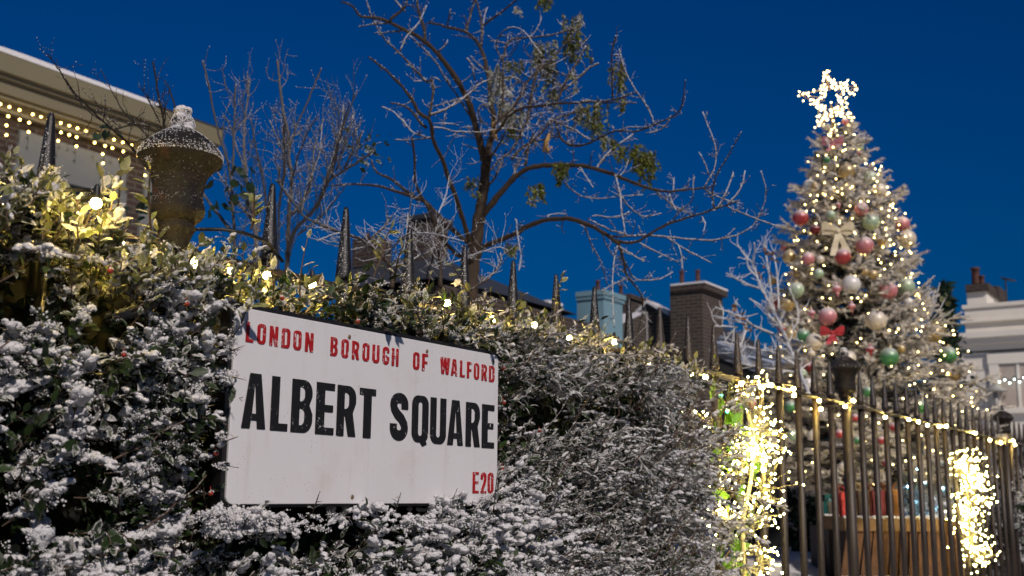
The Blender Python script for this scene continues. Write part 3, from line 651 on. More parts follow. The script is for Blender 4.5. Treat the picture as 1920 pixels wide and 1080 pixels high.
string('string_lights', 'warm globe string lights tucked along the top of the snowy hedge', [PY(a, c, y) for a, c, y in hp])
lt_ = [o for o in COL.objects if o.name == 'string_lights'][0]
for pts in ([(20, 392, 1.55), (50, 368, 1.5), (90, 360, 1.46), (133, 355, 1.46), (175, 357, 1.46), (200, 380, 1.5), (205, 420, 1.56)], [(325, 436, 1.67), (345, 430, 1.65), (380, 430, 1.62), (417, 430, 1.59), (455, 436, 1.57), (500, 452, 1.57), (530, 490, 1.6)], [(60, 480, 1.56), (120, 452, 1.48), (190, 448, 1.46), (260, 452, 1.48), (330, 490, 1.58)]):
    b = MB(); b.tube(np.array([PY(x, y, q) for x, y, q in pts]), .0035, 6, frost=0); b.build('cable', IRON, lt_).location = -np.array(lt_.location)
rp = [(1390, 719), (1427, 726), (1446, 722), (1488, 729), (1489, 741), (1536, 751), (1539, 767), (1585, 762), (1600, 751), (1660, 782), (1704, 787), (1722, 791), (1739, 797), (1761, 800), (1775, 799), (1829, 812), (1856, 825), (1877, 830), (1900, 826), (1903, 834)]
string('string_lights', 'warm globe string lights wound along the top rail of the railings', [PY(a, c, 1.565) for a, c in rp], sag=.006)
# the loose cable between the urn and the next bar
# ------------------------------------------------------------------ bundles of lit twig lights on the railings
dot = MB(); dot.add(OCT[0] * .0033, OCT[1])
def twig_bundle(label, path, width, n_spray, n_leds, fl=.085):
    c0 = path[0]; root = thing('twig_light_bundle', label, 'twig lights', path[-1], 'lit twig light bundles tied to the railings'); L0 = np.asarray(path[-1])
    wires = MB(); tips = []
    path = np.array(path); seg = np.linspace(0, len(path) - 1.001, n_spray)
    wires.tube(path, .008, 6)
    for s_ in seg:
        i0 = int(s_); c = path[i0] + (path[i0 + 1] - path[i0]) * (s_ - i0) + rng.normal(size=3) * np.array([.4, .25, .15]) * width * .5
        ax = unit(np.array([rng.normal() * .8, rng.normal() * .35 - .25, .35 + rng.normal() * .6]))
        for q in range(n_leds):
            d = unit(ax + rng.normal(size=3) * .38); L = fl * rng.uniform(.55, 1.15); e = c + d * L + np.array([0, 0, -.012]) * rng.uniform()
            wires.tube([c, c + d * L * .6 + np.array([0, 0, .004]), e], [.0009, .0008, .0006], 3, cap=False); tips.append(e)
    wires.build('wires', WIRE, root).location = -L0
    tips = np.array(tips); first = None
    for e in tips[:99]:
        if first is None: first = dot.build('led', LED, root); o = first
        else: o = copy_part(first, root)
        o.location = e - L0
    b = MB(); b.inst(OCT[0] * .0033, [OCT[1]], rand_rot(len(tips) - 99), tips[99:], smooth=False); o = b.build('led', LED, root); o.location = -L0; o['kind'] = 'stuff'
twig_bundle('glowing bundle of twig lights on railings at the end of the hedge', [PY(1402, 770, 1.53), PY(1415, 830, 1.52), PY(1408, 900, 1.52), PY(1392, 980, 1.5), PY(1395, 1085, 1.5)], .32, 30, 14, .125)
twig_bundle('glowing bundle of twig lights tied to railings near the right edge', [PY(1808, 865, 1.55), PY(1815, 930, 1.54), PY(1818, 990, 1.55), PY(1828, 1050, 1.55)], .22, 26, 17, .15)
# broad leaved shrub lit from behind by the first bundle
sh = thing('evergreen_shrub', 'green broad leaved evergreen sprouting at the end of the snowy hedge', 'shrub', (3.45, 1.55, 0))
b = MB(); st = MB(); bl = leaf_t(.26, .12, .15)
for _ in range(46):
    px_ = rng.uniform(1325, 1410); py_ = rng.uniform(745, 1075); p = PY(px_, py_, 1.56); d = unit([rng.normal() * .5, -.5, .9 + rng.normal() * .4])
    if rng.uniform() < .2: d = unit([rng.normal() * .6, -.5, -.6])
    b.inst(bl[0], bl[1], frames(d[None], unit(np.array([[rng.normal() * .4, -1, .5]]))) * rng.uniform(.05, .095), p[None], [rng.uniform(-.3, .2)], [rng.uniform()], bl[2]); st.tube([p, p - d * .04 + np.array([0, .03, -.03]), p + np.array([0, .06, -.10])], [.0016, .002, .0024], 5, frost=.2)
GREENL = m_leaf('broad_leaf', (.06, .17, .012), (.17, .34, .03), (.62, .62, .58), .45)
b.build('foliage', GREENL, sh).location = (-3.45, -1.55, 0); st.build('stems', TWIG, sh).location = (-3.45, -1.55, 0)

# ------------------------------------------------------------------ bare trees
def smooth_path(p, step_len, jit):
    p = np.asarray(p, float); seg = np.linalg.norm(np.diff(p[:, :3], axis=0), axis=1); s_ = np.concatenate([[0], np.cumsum(seg)]); n = max(3, int(s_[-1] / step_len) + 1)
    q = np.linspace(0, s_[-1], n); out = np.stack([np.interp(q, s_, p[:, k]) for k in range(p.shape[1])], -1)
    for _ in range(2): out[1:-1, :3] = out[1:-1, :3] * .5 + (out[:-2, :3] + out[2:, :3]) * .25
    out[1:-1, :3] += rng.normal(size=(n - 2, 3)) * jit; return out
class Tree:
    def __init__(s, depth): s.depth = depth; s.done = []; s.wood = MB(); s.twig = MB(); s.crumb = []; s.px = depth / FPX
    def branch(s, pts, w0, w1, frost=.1, slope=None, twigs=.0, tl=(12, 40), crumbs=.5, sides=7, rise=None):
        a = np.array(pts, float); d0 = s.depth
        if s.done:
            best = min(((np.hypot(q[:, 0] - a[0, 0], q[:, 1] - a[0, 1]).min(), q[np.hypot(q[:, 0] - a[0, 0], q[:, 1] - a[0, 1]).argmin(), 2]) for q in s.done), key=lambda t: t[0])
            best2 = min(((np.hypot(q[:, 0] - a[-1, 0], q[:, 1] - a[-1, 1]).min(), q[np.hypot(q[:, 0] - a[-1, 0], q[:, 1] - a[-1, 1]).argmin(), 2]) for q in s.done), key=lambda t: t[0])
            if best2[0] < best[0] - 3 and best2[0] < 8: a = a[::-1]; best = best2; w0, w1 = max(w0, w1), min(w0, w1)
            d0 = best[1]
        sl = rng.normal() * .0022 if slope is None else slope
        ln = np.concatenate([[0], np.cumsum(np.hypot(*np.diff(a, axis=0).T))]); dep = d0 + sl * ln * s.depth / 5.5
        s.done.append(np.column_stack([np.stack([np.interp(np.linspace(0, ln[-1], 30), ln, a[:, 0]), np.interp(np.linspace(0, ln[-1], 30), ln, a[:, 1])], -1), np.interp(np.linspace(0, ln[-1], 30), ln, dep)]))
        P3 = np.array([PX(x, y, z) for (x, y), z in zip(a, dep)]); q = smooth_path(P3, 9 * s.px, min(w0, 4) * .10 * s.px); m = len(q)
        rad = np.linspace(w0, w1, m) * .5 * s.px * (1 + rng.normal(size=m) * .07)
        fr = np.interp(rad / s.px, [.7, 2, 6], [frost + .22, frost + .08, frost - .14])
        (s.wood if w0 > 4.5 else s.twig).tube(q, rad, sides if w0 > 4 else 5, frost=fr)
        ln3 = np.linalg.norm(np.diff(q, axis=0), axis=1).sum() / s.px
        for _ in range(int(ln3 * crumbs * .5)):
            k = rng.integers(0, m - 1); t = rng.uniform(); c = q[k] * (1 - t) + q[k + 1] * t; r_ = rad[k]
            if r_ / s.px < 3.2: s.crumb.append((c + np.array([rng.normal() * .5, rng.normal() * .5 - .3, .8]) * r_, rng.uniform(.6, 1.35) * s.px * .9))
        nt_ = rng.poisson(ln3 * twigs)
        for _ in range(nt_):
            k = rng.integers(1, m - 1); ax = unit(q[min(k + 1, m - 1)] - q[k - 1]); d = unit(ax * .5 + rng.normal(size=3) * .8 + np.array([0, 0, .25 if rise is None else rise])); s.grow(q[k], d, rng.uniform(*tl) * s.px, min(rad[k] * .6, 1.1 * s.px), frost + .12, 1, rise)
        return q
    def grow(s, p, d, L, r, frost, lev, rise=None):
        n = max(3, int(L / (7 * s.px))); q = [np.array(p)]
        for k in range(n): d = unit(d + rng.normal(size=3) * .16 + np.array([0, 0, .04 if rise is None else rise * .12])); q.append(q[-1] + d * L / n)
        q = np.array(q); s.twig.tube(q, np.linspace(r, r * .45, n + 1), 4, frost=frost, cap=False)
        for k in range(1, n + 1):
            if rng.uniform() < .5: s.crumb.append((q[k] + np.array([0, 0, r]), rng.uniform(.5, 1.2) * s.px * .9))
            if lev > 0 and rng.uniform() < .35: s.grow(q[k], unit(d + rng.normal(size=3) * .7), L * rng.uniform(.3, .6), r * .65, frost + .03, lev - 1, rise)
    def finish(s, root, bark, tbark, sn=SNOWF):
        L0 = np.array(root.location)
        if s.wood.n: s.wood.build('trunk', bark, root).location = -L0
        if s.twig.n: s.twig.build('crown', tbark, root).location = -L0
        if s.crumb:
            b = MB(); p = np.array([c[0] for c in s.crumb]); r_ = np.array([c[1] for c in s.crumb]); b.inst(OCT[0], [OCT[1]], rand_rot(len(p)) * r_[:, None, None], p); o = b.build('frost', sn, root); o.location = -L0; o['kind'] = 'stuff'
T = Tree(5.6)
B = T.branch
B([(886, 640), (880, 560), (884, 520), (890, 475), (893, 450), (898, 410), (906, 360), (911, 310), (914, 280)], 34, 17, -.05, 0, sides=12)
B([(914, 280), (907, 300), (896, 250), (884, 206), (873, 178), (851, 139), (834, 117), (818, 97), (798, 78), (779, 65), (754, 54), (732, 42), (704, 32), (676, 33), (668, 28), (666, 11), (640, 3)][1:], 15, 3, -.05, -.0015, .012, sides=9)
B([(914, 285), (917, 270), (925, 250), (927, 222), (920, 192), (918, 155), (909, 111), (901, 86), (882, 64), (870, 57), (845, 53), (823, 46), (804, 42)], 13, 4, -.02, .001, .02, sides=8)
B([(885, 500), (881, 454), (867, 408), (855, 370), (841, 336), (831, 300), (818, 278), (809, 258), (812, 244), (804, 222)], 11, 6, 0, -.003, .006, sides=8)
B([(901, 465), (932, 452), (960, 442), (991, 423), (1023, 412), (1061, 409), (1086, 414), (1108, 423), (1136, 439), (1161, 458)], 11, 7, .05, -.002, .01, sides=8)
B([(898, 410), (915, 391), (935, 365), (960, 337), (979, 320), (998, 312), (1042, 309), (1086, 310), (1117, 316), (1149, 326), (1180, 340), (1218, 354), (1253, 360), (1300, 354), (1331, 351)], 13, 3, .05, -.0012, .015, sides=8)
B([(889, 462), (877, 454), (855, 437), (836, 418), (817, 399), (797, 375), (781, 370), (757, 355), (735, 336), (703, 322), (696, 300)], 10, 4, .05, .002, .015)
B([(870, 480), (862, 485), (846, 466), (831, 452), (817, 425), (807, 396), (790, 370), (777, 341), (778, 300), (776, 284), (773, 256)], 8, 3.5, .05, -.002, .02)
B([(797, 378), (788, 376), (764, 365), (737, 357), (708, 348), (660, 345), (614, 349)], 7, 2.5, .05, .002, .02)
B([(797, 78), (797, 72), (796, 53), (790, 39), (784, 17), (780, -15)], 7, 4, 0, None, .03)
B([(730, 42), (730, 36), (737, 28), (754, 22), (762, 17), (761, 6), (766, -10)], 6, 3, 0, None, .04)
for pts, a, c in (
    ([(759, 21), (748, 10), (736, -6)], 4, 3), ([(726, 44), (701, 44), (673, 50)], 3.5, 2), ([(757, 56), (729, 61), (702, 62)], 3.5, 2), ([(822, 97), (832, 86), (844, 80), (839, 75)], 4, 2),
    ([(805, 217), (812, 178), (811, 144), (801, 158), (787, 139), (765, 117), (746, 96), (723, 75), (709, 56), (696, 31), (684, -10)], 5, 2), ([(750, 96), (762, 67), (779, 51), (790, 35), (800, 10)], 3.5, 2), ([(811, 145), (818, 142), (827, 153)], 2.5, 1.8), ([(790, 152), (775, 152)], 2.2, 1.5),
    ([(880, 216), (876, 211), (859, 181), (834, 147), (818, 117), (796, 92), (768, 67)], 4, 2.5),
    ([(804, 222), (801, 219), (787, 217), (776, 192), (759, 167), (737, 144), (712, 122), (691, 107)], 7, 3), ([(800, 240), (790, 236), (779, 214), (768, 203), (751, 194), (732, 193)], 5.5, 3),
    ([(806, 217), (809, 214), (834, 206), (862, 189), (884, 172), (896, 158), (915, 150), (940, 146), (957, 144), (975, 150)], 4.5, 2.5), ([(812, 200), (846, 191), (870, 182)], 3, 2.2),
    ([(808, 240), (832, 239), (846, 247), (879, 247), (904, 249), (923, 243), (960, 240), (985, 247)], 3, 2), ([(832, 239), (835, 207)], 2.2, 1.6), ([(815, 232), (840, 230), (861, 235)], 2.4, 1.8),
    ([(806, 260), (804, 258), (773, 250), (757, 228), (737, 208), (715, 200)], 3.5, 2), ([(806, 258), (790, 261), (765, 263), (740, 262)], 3, 2),
    ([(873, 62), (875, 57), (882, 28), (894, -10)], 6, 4), ([(902, 86), (904, 56), (902, 33), (890, -10)], 5.5, 3.5), ([(905, 55), (908, 28), (914, 14)], 3.5, 2), ([(905, 48), (911, 43), (942, 22), (964, 3), (985, -12)], 5, 3.5), ([(838, 50), (839, 47), (845, 17)], 3.8, 2.5),
    ([(890, 150), (884, 115), (877, 108)], 3, 2), ([(918, 140), (895, 120), (882, 105)], 3, 2), ([(905, 230), (893, 205), (902, 197), (920, 192)], 4, 3),
    ([(925, 240), (936, 222), (967, 200), (986, 156), (1017, 125), (1039, 106), (1056, 86), (1080, 56)], 6, 3), ([(936, 225), (944, 181), (942, 119), (951, 75), (972, 71), (1011, 69), (1044, 64), (1078, 53)], 5.5, 3), ([(950, 82), (940, 78), (918, 77)], 3, 2), ([(945, 120), (928, 88), (935, 65), (950, 52), (968, 50), (985, 60), (1003, 85), (1018, 105)], 2.8, 1.8),
    ([(930, 250), (955, 215), (983, 200), (1011, 199), (1044, 194), (1092, 192), (1139, 189), (1161, 185), (1194, 172)], 6, 2.5), ([(1040, 195), (1044, 192), (1053, 167), (1067, 139), (1083, 114), (1099, 86)], 4.5, 3), ([(1050, 172), (1053, 169), (1078, 153), (1100, 133), (1114, 117), (1122, 119)], 4.5, 3.5), ([(1112, 118), (1111, 110)], 3, 2),
    ([(960, 300), (958, 300), (983, 272), (1017, 261), (1047, 256)], 6, 3.5), ([(1000, 265), (1030, 232), (1039, 222), (1067, 214), (1094, 203), (1139, 192), (1194, 193)], 5, 2.5),
    ([(1040, 225), (1050, 258), (1064, 272), (1080, 275), (1105, 269), (1133, 253), (1161, 244), (1194, 247), (1222, 236), (1250, 225), (1275, 211), (1280, 194), (1285, 150)], 5.5, 2.2), ([(1040, 228), (1047, 230), (1078, 244), (1105, 262)], 4, 3), ([(1160, 245), (1180, 237), (1200, 240), (1222, 236)], 3, 2.2),
    ([(1226, 236), (1226, 232), (1219, 208), (1194, 172), (1178, 147), (1167, 117), (1161, 92)], 3, 2), ([(1149, 189), (1149, 183), (1147, 125), (1147, 97), (1155, 67)], 3.5, 2.4), ([(1150, 104), (1161, 102)], 2.2, 1.5), ([(1210, 250), (1240, 245), (1254, 232), (1258, 217)], 3, 2),
    ([(920, 320), (935, 300), (960, 285), (975, 250), (990, 225), (1000, 160), (1010, 125)], 6, 3), ([(918, 300), (940, 262), (952, 240), (955, 200)], 5, 3), ([(985, 310), (992, 270), (1002, 245)], 6, 3), ([(960, 335), (975, 300), (1005, 250), (1040, 215)], 4, 2.5), ([(915, 350), (930, 330), (950, 280)], 5, 3),
    ([(1331, 351), (1319, 354), (1344, 370), (1391, 382)][1:], 3, 2), ([(1320, 352), (1322, 348), (1341, 316), (1344, 282), (1331, 244), (1317, 209)], 3, 1.8), ([(1330, 330), (1320, 300), (1310, 285)], 2.2, 1.5),
    ([(1117, 317), (1136, 291), (1161, 269), (1187, 252)], 4.5, 3), ([(1152, 327), (1155, 332), (1163, 364), (1165, 395), (1172, 436)], 3.5, 2), ([(1164, 368), (1180, 389), (1205, 408), (1240, 400)], 2.5, 2), ([(1042, 312), (1045, 320), (1064, 351), (1092, 370), (1124, 373), (1161, 368), (1205, 365)], 3, 1.8),
    ([(1222, 355), (1228, 357), (1262, 386), (1300, 405)], 3, 2), ([(1255, 361), (1258, 375), (1268, 395)], 2.5, 1.5), ([(1300, 355), (1298, 340), (1302, 332)], 2, 1.4), ([(1262, 360), (1264, 333)], 2, 1.4), ([(1162, 330), (1172, 320), (1178, 300)], 2, 1.4), ([(1086, 312), (1098, 330), (1112, 352)], 2.5, 1.8),
    ([(1155, 450), (1165, 455), (1196, 455), (1221, 436), (1256, 417), (1300, 405), (1347, 389), (1385, 376)], 6, 2.5), ([(1345, 390), (1347, 389), (1366, 351), (1375, 323)], 3.5, 2.2), ([(1340, 391), (1336, 376), (1335, 357), (1344, 326), (1366, 291), (1390, 247)], 3, 1.8), ([(1365, 383), (1369, 379), (1391, 351), (1397, 320)], 3, 1.8), ([(1360, 385), (1366, 389), (1410, 408), (1467, 427)], 2.8, 2),
    ([(1135, 440), (1149, 445), (1212, 441), (1259, 445), (1331, 452), (1382, 442), (1413, 425), (1432, 389), (1438, 357), (1427, 321)], 4, 1.8), ([(1250, 445), (1253, 447), (1284, 467), (1334, 493)], 3, 1.8), ([(1272, 460), (1279, 480), (1279, 505)], 2.2, 1.5), ([(1200, 456), (1202, 458), (1234, 474), (1272, 491)], 3, 1.8), ([(1360, 446), (1370, 435), (1378, 428)], 2, 1.3),
    ([(1161, 458), (1168, 483), (1174, 515), (1191, 536), (1205, 555), (1205, 584), (1196, 623)], 5.5, 2), ([(1174, 520), (1172, 524), (1150, 533), (1128, 546)], 3, 1.8), ([(1172, 492), (1177, 499), (1187, 524), (1210, 526), (1237, 524), (1262, 510)], 3, 1.8), ([(1095, 418), (1098, 427), (1108, 458), (1127, 490), (1139, 534)], 2.8, 1.8), ([(1160, 455), (1152, 480), (1148, 520), (1149, 575), (1152, 615)], 2.5, 1.6), ([(1202, 580), (1215, 600), (1222, 605)], 2, 1.4),
    ([(1110, 405), (1117, 402), (1136, 408), (1165, 407), (1180, 397)], 3, 1.8), ([(1105, 412), (1128, 424), (1148, 433), (1175, 440)], 3.5, 2.5), ([(1160, 462), (1180, 475), (1208, 490)], 3, 2), ([(1040, 412), (1022, 405), (1040, 400), (1062, 402)], 2.5, 2), ([(968, 412), (970, 440), (977, 480), (973, 508)], 2.6, 1.8), ([(1130, 440), (1135, 458), (1150, 480), (1160, 495)], 2.4, 1.6), ([(1310, 402), (1330, 395), (1345, 392)], 2.2, 1.6), ([(1315, 405), (1324, 420), (1318, 435)], 2.2, 1.4), ([(1262, 415), (1270, 395), (1300, 380), (1300, 350)], 2.5, 1.5)):
    B(pts, a * .92, c * .92, .105, None, .075 if a < 6 else .03, (5, 24), .6)
# dense frosted twigs in the crown's middle
for _ in range(110):
    x = rng.normal(985, 55); y = rng.normal(205, 60)
    if y > 330: continue
    k = T.done[rng.integers(0, len(T.done))]; T.grow(PX(x, y, T.depth + rng.normal() * .25), unit(rng.normal(size=3) + np.array([0.2, 0, .3])), rng.uniform(25, 80) * T.px, 1.2 * T.px, .28, 1)
big = thing('bare_tree', 'tall bare tree with brown limbs and green hanging sprays in the middle of the sky', 'tree', PX(886, 640, 5.6) * [1, 1, 0] + [0, 0, .42])
T.wood.tube([PX(886, 640, 5.6), PX(886, 640, 5.6) * [1, 1, 0] + np.array([0, 0, .40])], [.047, .06], 12)
T.finish(big, BARK, m_bark('twig_bark', (.045, .030, .022), (.115, .08, .06), scale=60, thr=.88))
# hanging sprays of small leaves
fol = MB(); stems = MB(); lt2 = leaf_t(.22, .1, .1); LP, LD, LUP, LS, LF, LTn = [], [], [], [], [], []
BUN = [(1069, 92, 26, 58, .0), (1066, 55, 22, 50, .2), (1078, 20, 16, 60, .45), (1085, 40, 10, 40, .4), (1017, 4, 24, 26, .0), (970, 22, 8, 26, .4), (1163, 150, 26, 60, .2), (1166, 195, 18, 34, .25), (1113, 222, 34, 60, .18), (1118, 240, 16, 40, .05), (1108, 143, 10, 26, .35), (1152, 276, 16, 36, .15), (1190, 290, 22, 44, .02), (1214, 315, 32, 60, -.02), (1196, 312, 14, 50, .0), (1163, 290, 10, 36, .1), (1135, 265, 18, 30, .25), (1052, 322, 22, 40, .08), (886, 350, 16, 40, .18), (975, 355, 34, 40, .3), (1000, 365, 20, 34, .2), (1013, 360, 9, 36, .05), (958, 468, 20, 26, .2), (965, 125, 30, 28, .22), (1015, 110, 40, 60, .32), (1030, 140, 30, 60, .28), (1000, 170, 40, 60, .35), (940, 160, 30, 70, .42), (955, 220, 40, 60, .38), (960, 250, 16, 40, .1), (1020, 240, 30, 50, .35), (1035, 180, 20, 40, .25), (1085, 215, 20, 44, .3), (1060, 200, 20, 40, .25), (1028, 270, 16, 40, .28), (1075, 150, 12, 40, .35), (920, 250, 8, 40, .3), (990, 225, 30, 50, .35)]
for cx, cy, ww, hh, fr in BUN:
    dep = 5.5 + rng.normal() * .15; px5 = 5.6 / FPX
    if fr > .24 and rng.uniform() < .4: continue
    for _ in range(max(4, int(ww * (.72 if fr < .12 else .5)))):
        x = cx + rng.normal() * ww * .33; y0 = cy - hh * rng.uniform(.25, .6); ln = hh * rng.uniform(.35, .95); dd = dep + rng.normal() * .06
        pts = [PX(x, y0, dd)]; sw = rng.normal() * .25
        for k in range(6): pts.append(PX(x + sw * ln * (k / 6) ** 2 + rng.normal() * .8, y0 + ln * (k + 1) / 6, dd))
        pts = np.array(pts); stems.tube(pts, .0016, 3, frost=fr, cap=False)
        for k in range(int(ln / 2.0)):
            t = rng.uniform() * 5.99; i0 = int(t); c = pts[i0] + (pts[i0 + 1] - pts[i0]) * (t - i0)
            LP.append(c); LD.append(unit(np.array([rng.normal(), rng.normal() * .8, -.9]))); LUP.append(unit(rng.normal(size=3))); LS.append(rng.uniform(.015, .030)); LF.append(fr + rng.normal() * .12 + .10); LTn.append(rng.uniform())
fol.inst(lt2[0], lt2[1], frames(np.array(LD), np.array(LUP)) * np.array(LS)[:, None, None], np.array(LP), np.array(LF), np.array(LTn), lt2[2])
L0 = np.array(big.location)
fol.build('hanging_foliage', m_leaf('spray_leaf', (.05, .085, .010), (.20, .22, .025), (.45, .46, .44), .35, 1.0, 150), big).location = -L0; o = stems.build('spray_stems', TWIG, big); o.location = -L0; o['kind'] = 'stuff'
# dry seed pods
for a, c, e in (((923, 220), (926, 245), (932, 263)), ((1022, 268), (1028, 285), (1035, 275)), ((1030, 250), (1024, 270), (1018, 285))):
    b = MB(); b.tube([PX(*a, 5.45), PX(*c, 5.45), PX(*e, 5.45)], [.006, .014, .005], 6); b.build('seed_pod', m_plain('seed_pod', (.42, .25, .08), .7), big).location = -L0

def shrub_leaves(root, spots, m, size=.05, n=9, depth=4.4, spread=16, fr=-.1):
    b = MB(); rl = leaf_t(.36, .1, .1); L0 = np.array(root.location)
    for x, y in spots:
        k = n; p = np.array([PX(x + rng.normal() * spread, y + rng.normal() * spread * .8, depth + rng.normal() * .06) for _ in range(k)]); d = rng.normal(size=(k, 3)) + [0, 0, -.5]; up = rng.normal(size=(k, 3)) + [0, -1, .6]
        b.inst(rl[0], rl[1], frames(d, up) * rng.uniform(size * .6, size * 1.1, k)[:, None, None], p, rng.uniform(fr, fr + .3, k), rng.uniform(size=k), rl[2])
    b.build('leaves', m, root).location = -L0
DARKL = m_leaf('dark_round_leaf', (.006, .018, .008), (.02, .05, .02), (.40, .43, .46), .1)
T = Tree(4.6); B = T.branch
for pts, a, c in (([(440, 520), (440, 450), (435, 357), (428, 303), (412, 257), (400, 207), (390, 150), (380, 113)], 7, 3), ([(483, 520), (480, 440), (470, 380), (460, 323), (457, 277), (458, 237), (463, 197), (468, 147)], 11, 4), ([(538, 520), (540, 450), (543, 390), (548, 323), (540, 290), (542, 250), (533, 220), (527, 180), (520, 113)], 9, 4), ([(522, 520), (523, 390), (533, 323), (532, 257), (535, 220)], 7, 4),
                ([(547, 403), (580, 357), (587, 317), (588, 283), (607, 223)], 6, 2), ([(537, 290), (557, 233), (577, 190), (603, 127)], 5, 2.5), ([(540, 470), (553, 430), (593, 390), (617, 337), (673, 303), (700, 283)], 8, 3), ([(613, 340), (617, 330), (632, 270), (650, 220), (668, 172)], 5, 2), ([(622, 330), (640, 250), (655, 190)], 4, 2), ([(630, 320), (650, 262), (662, 215)], 3.5, 2), ([(600, 370), (622, 300), (640, 240), (645, 195)], 4, 2), ([(645, 316), (668, 270), (680, 245)], 4, 2),
                ([(500, 400), (497, 357), (480, 277), (470, 223)], 5, 3), ([(487, 433), (450, 383), (407, 323)], 6, 4), ([(436, 440), (430, 430), (400, 390), (373, 353)], 7, 5), ([(436, 330), (437, 320), (440, 207), (442, 157)], 5, 2.5), ([(640, 440), (630, 430), (573, 410), (540, 367), (517, 337)], 4.5, 3.5), ([(460, 320), (445, 280), (432, 235), (418, 215)], 4.5, 3), ([(565, 400), (575, 350), (600, 290), (605, 220)], 4, 2), ([(545, 320), (520, 260), (505, 225)], 3.5, 2), ([(560, 440), (610, 400), (640, 360), (650, 345)], 4, 2), ([(545, 350), (556, 300), (575, 250), (598, 215)], 4, 2)):
    B(pts, a, c, .02, None, .044, (25, 85), .15, 7, .9)
s1 = thing('frosted_shrub', 'pale frosted shrub of many upright bare stems right of the large urn', 'shrub', PX(490, 540, 4.6) * [1, 1, 0] + [0, 0, .42])
T.finish(s1, BARKW, BARKW); shrub_leaves(s1, [(455, 335), (463, 360), (405, 385), (430, 330)], DARKL, .055, 7); shrub_leaves(s1, [(668, 275), (690, 265), (715, 285), (700, 300)], DARKL, .028, 14, spread=18, fr=.1)
T = Tree(4.2); B = T.branch
for pts, a, c in (([(300, 480), (284, 319), (237, 266), (190, 224), (142, 177), (89, 100)], 6, 1.5), ([(295, 300), (276, 254), (231, 210), (190, 133)], 4, 1.6), ([(318, 330), (310, 242), (296, 174), (287, 115)], 6, 3), ([(325, 260), (330, 207), (320, 171), (308, 150)], 4, 2.5), ([(190, 226), (160, 205), (120, 150), (105, 110)], 2.5, 1.2), ([(283, 238), (262, 232), (230, 238), (215, 242)], 3, 2.4), ([(300, 230), (285, 200), (265, 165)], 2.5, 1.4), ([(240, 270), (270, 262), (285, 250)], 2.5, 1.6)):
    B(pts, a, c, -.15, None, .035, (15, 60), .03, 7, .9)
s2 = thing('bare_shrub', 'thin dark leafless shrub standing before the lit cornice left of the urn', 'shrub', PX(300, 520, 4.2) * [1, 1, 0] + [0, 0, .42])
T.finish(s2, m_bark('dark_bark', (.02, .016, .014), (.05, .04, .035)), m_bark('dark_bark', (.02, .016, .014), (.05, .04, .035))); shrub_leaves(s2, [(200, 250), (218, 243)], DARKL, .05, 6, 4.1, 8, -.3); shrub_leaves(s2, [(270, 380), (240, 400)], DARKL, .05, 8, 4.1, 14, -.3)
T = Tree(3.9); B = T.branch
for pts, a, c in (([(735, 540), (735, 505), (716, 478), (679, 449), (636, 435), (600, 423)], 9, 5), ([(826, 540), (826, 495), (822, 466), (807, 442), (780, 440), (750, 450)], 9, 4), ([(690, 450), (715, 432), (733, 408)], 5, 4), ([(735, 500), (770, 490), (800, 470), (820, 462)], 4, 3), ([(720, 480), (760, 440), (800, 436), (870, 452)], 4, 2), ([(640, 436), (620, 440), (595, 452)], 4, 3), ([(800, 520), (812, 480), (820, 455)], 5, 3), ([(700, 460), (660, 470), (630, 460)], 4, 2), ([(740, 500), (760, 460), (765, 400)], 3.5, 2), ([(830, 500), (880, 480), (940, 460), (952, 470)], 3, 2), ([(880, 545), (920, 520), (942, 490), (938, 474)], 5, 3), ([(765, 440), (768, 400), (775, 330)], 2.5, 1.6), ([(822, 400), (838, 360), (842, 330)], 2.5, 1.6)):
    B(pts, a, c, .2, None, .10, (20, 70), .35, 6, .5)
s3 = thing('twiggy_shrub', 'low frosted tangle of twigs just behind the spear tips beside the tree trunk', 'shrub', PX(790, 600, 3.9) * [1, 1, 0] + [0, 0, .40])
T.finish(s3, BARK, BARKW, SNOW)
T = Tree(7.4); B = T.branch
for pts, a, c in (([(1525, 760), (1488, 670), (1463, 614), (1447, 576), (1427, 539), (1411, 495), (1394, 476), (1383, 459)], 9, 3), ([(1422, 540), (1404, 535), (1386, 526), (1361, 512)], 6, 3), ([(1449, 626), (1413, 612), (1386, 592), (1341, 576)], 6, 3), ([(1405, 609), (1372, 600), (1336, 592)], 5, 3), ([(1382, 614), (1360, 612), (1336, 611)], 5, 3), ([(1420, 520), (1400, 500), (1402, 480)], 4, 3), ([(1411, 495), (1416, 470), (1414, 455)], 4, 3), ([(1450, 600), (1430, 575), (1405, 560)], 4, 2.5), ([(1477, 640), (1450, 580), (1440, 500), (1433, 455)], 5, 3), ([(1460, 580), (1458, 520), (1450, 470)], 4, 2.5), ([(1480, 640), (1500, 590), (1480, 540)], 4, 2), ([(1500, 690), (1450, 660), (1390, 650), (1350, 640)], 5, 3), ([(1500, 700), (1440, 690), (1380, 680)], 4, 2.5), ([(1400, 612), (1392, 640), (1380, 660)], 4, 3)):
    B(pts, a, c, .32, None, .07, (14, 45), .8, 6, .6)
s4 = thing('frosted_tree', 'small white frosted bare tree leaning left of the Christmas tree', 'tree', PX(1535, 790, 7.4) * [1, 1, 0] + [0, 0, .42])
T.finish(s4, BARKW, BARKX, SNOW)
shrub_leaves(s4, [(1437, 480), (1432, 510), (1400, 610), (1390, 580), (1452, 640)], m_leaf('dead_leaf', (.12, .06, .03), (.25, .13, .06), (.6, .55, .5), .2), .045, 7, 7.4, 10, .0)

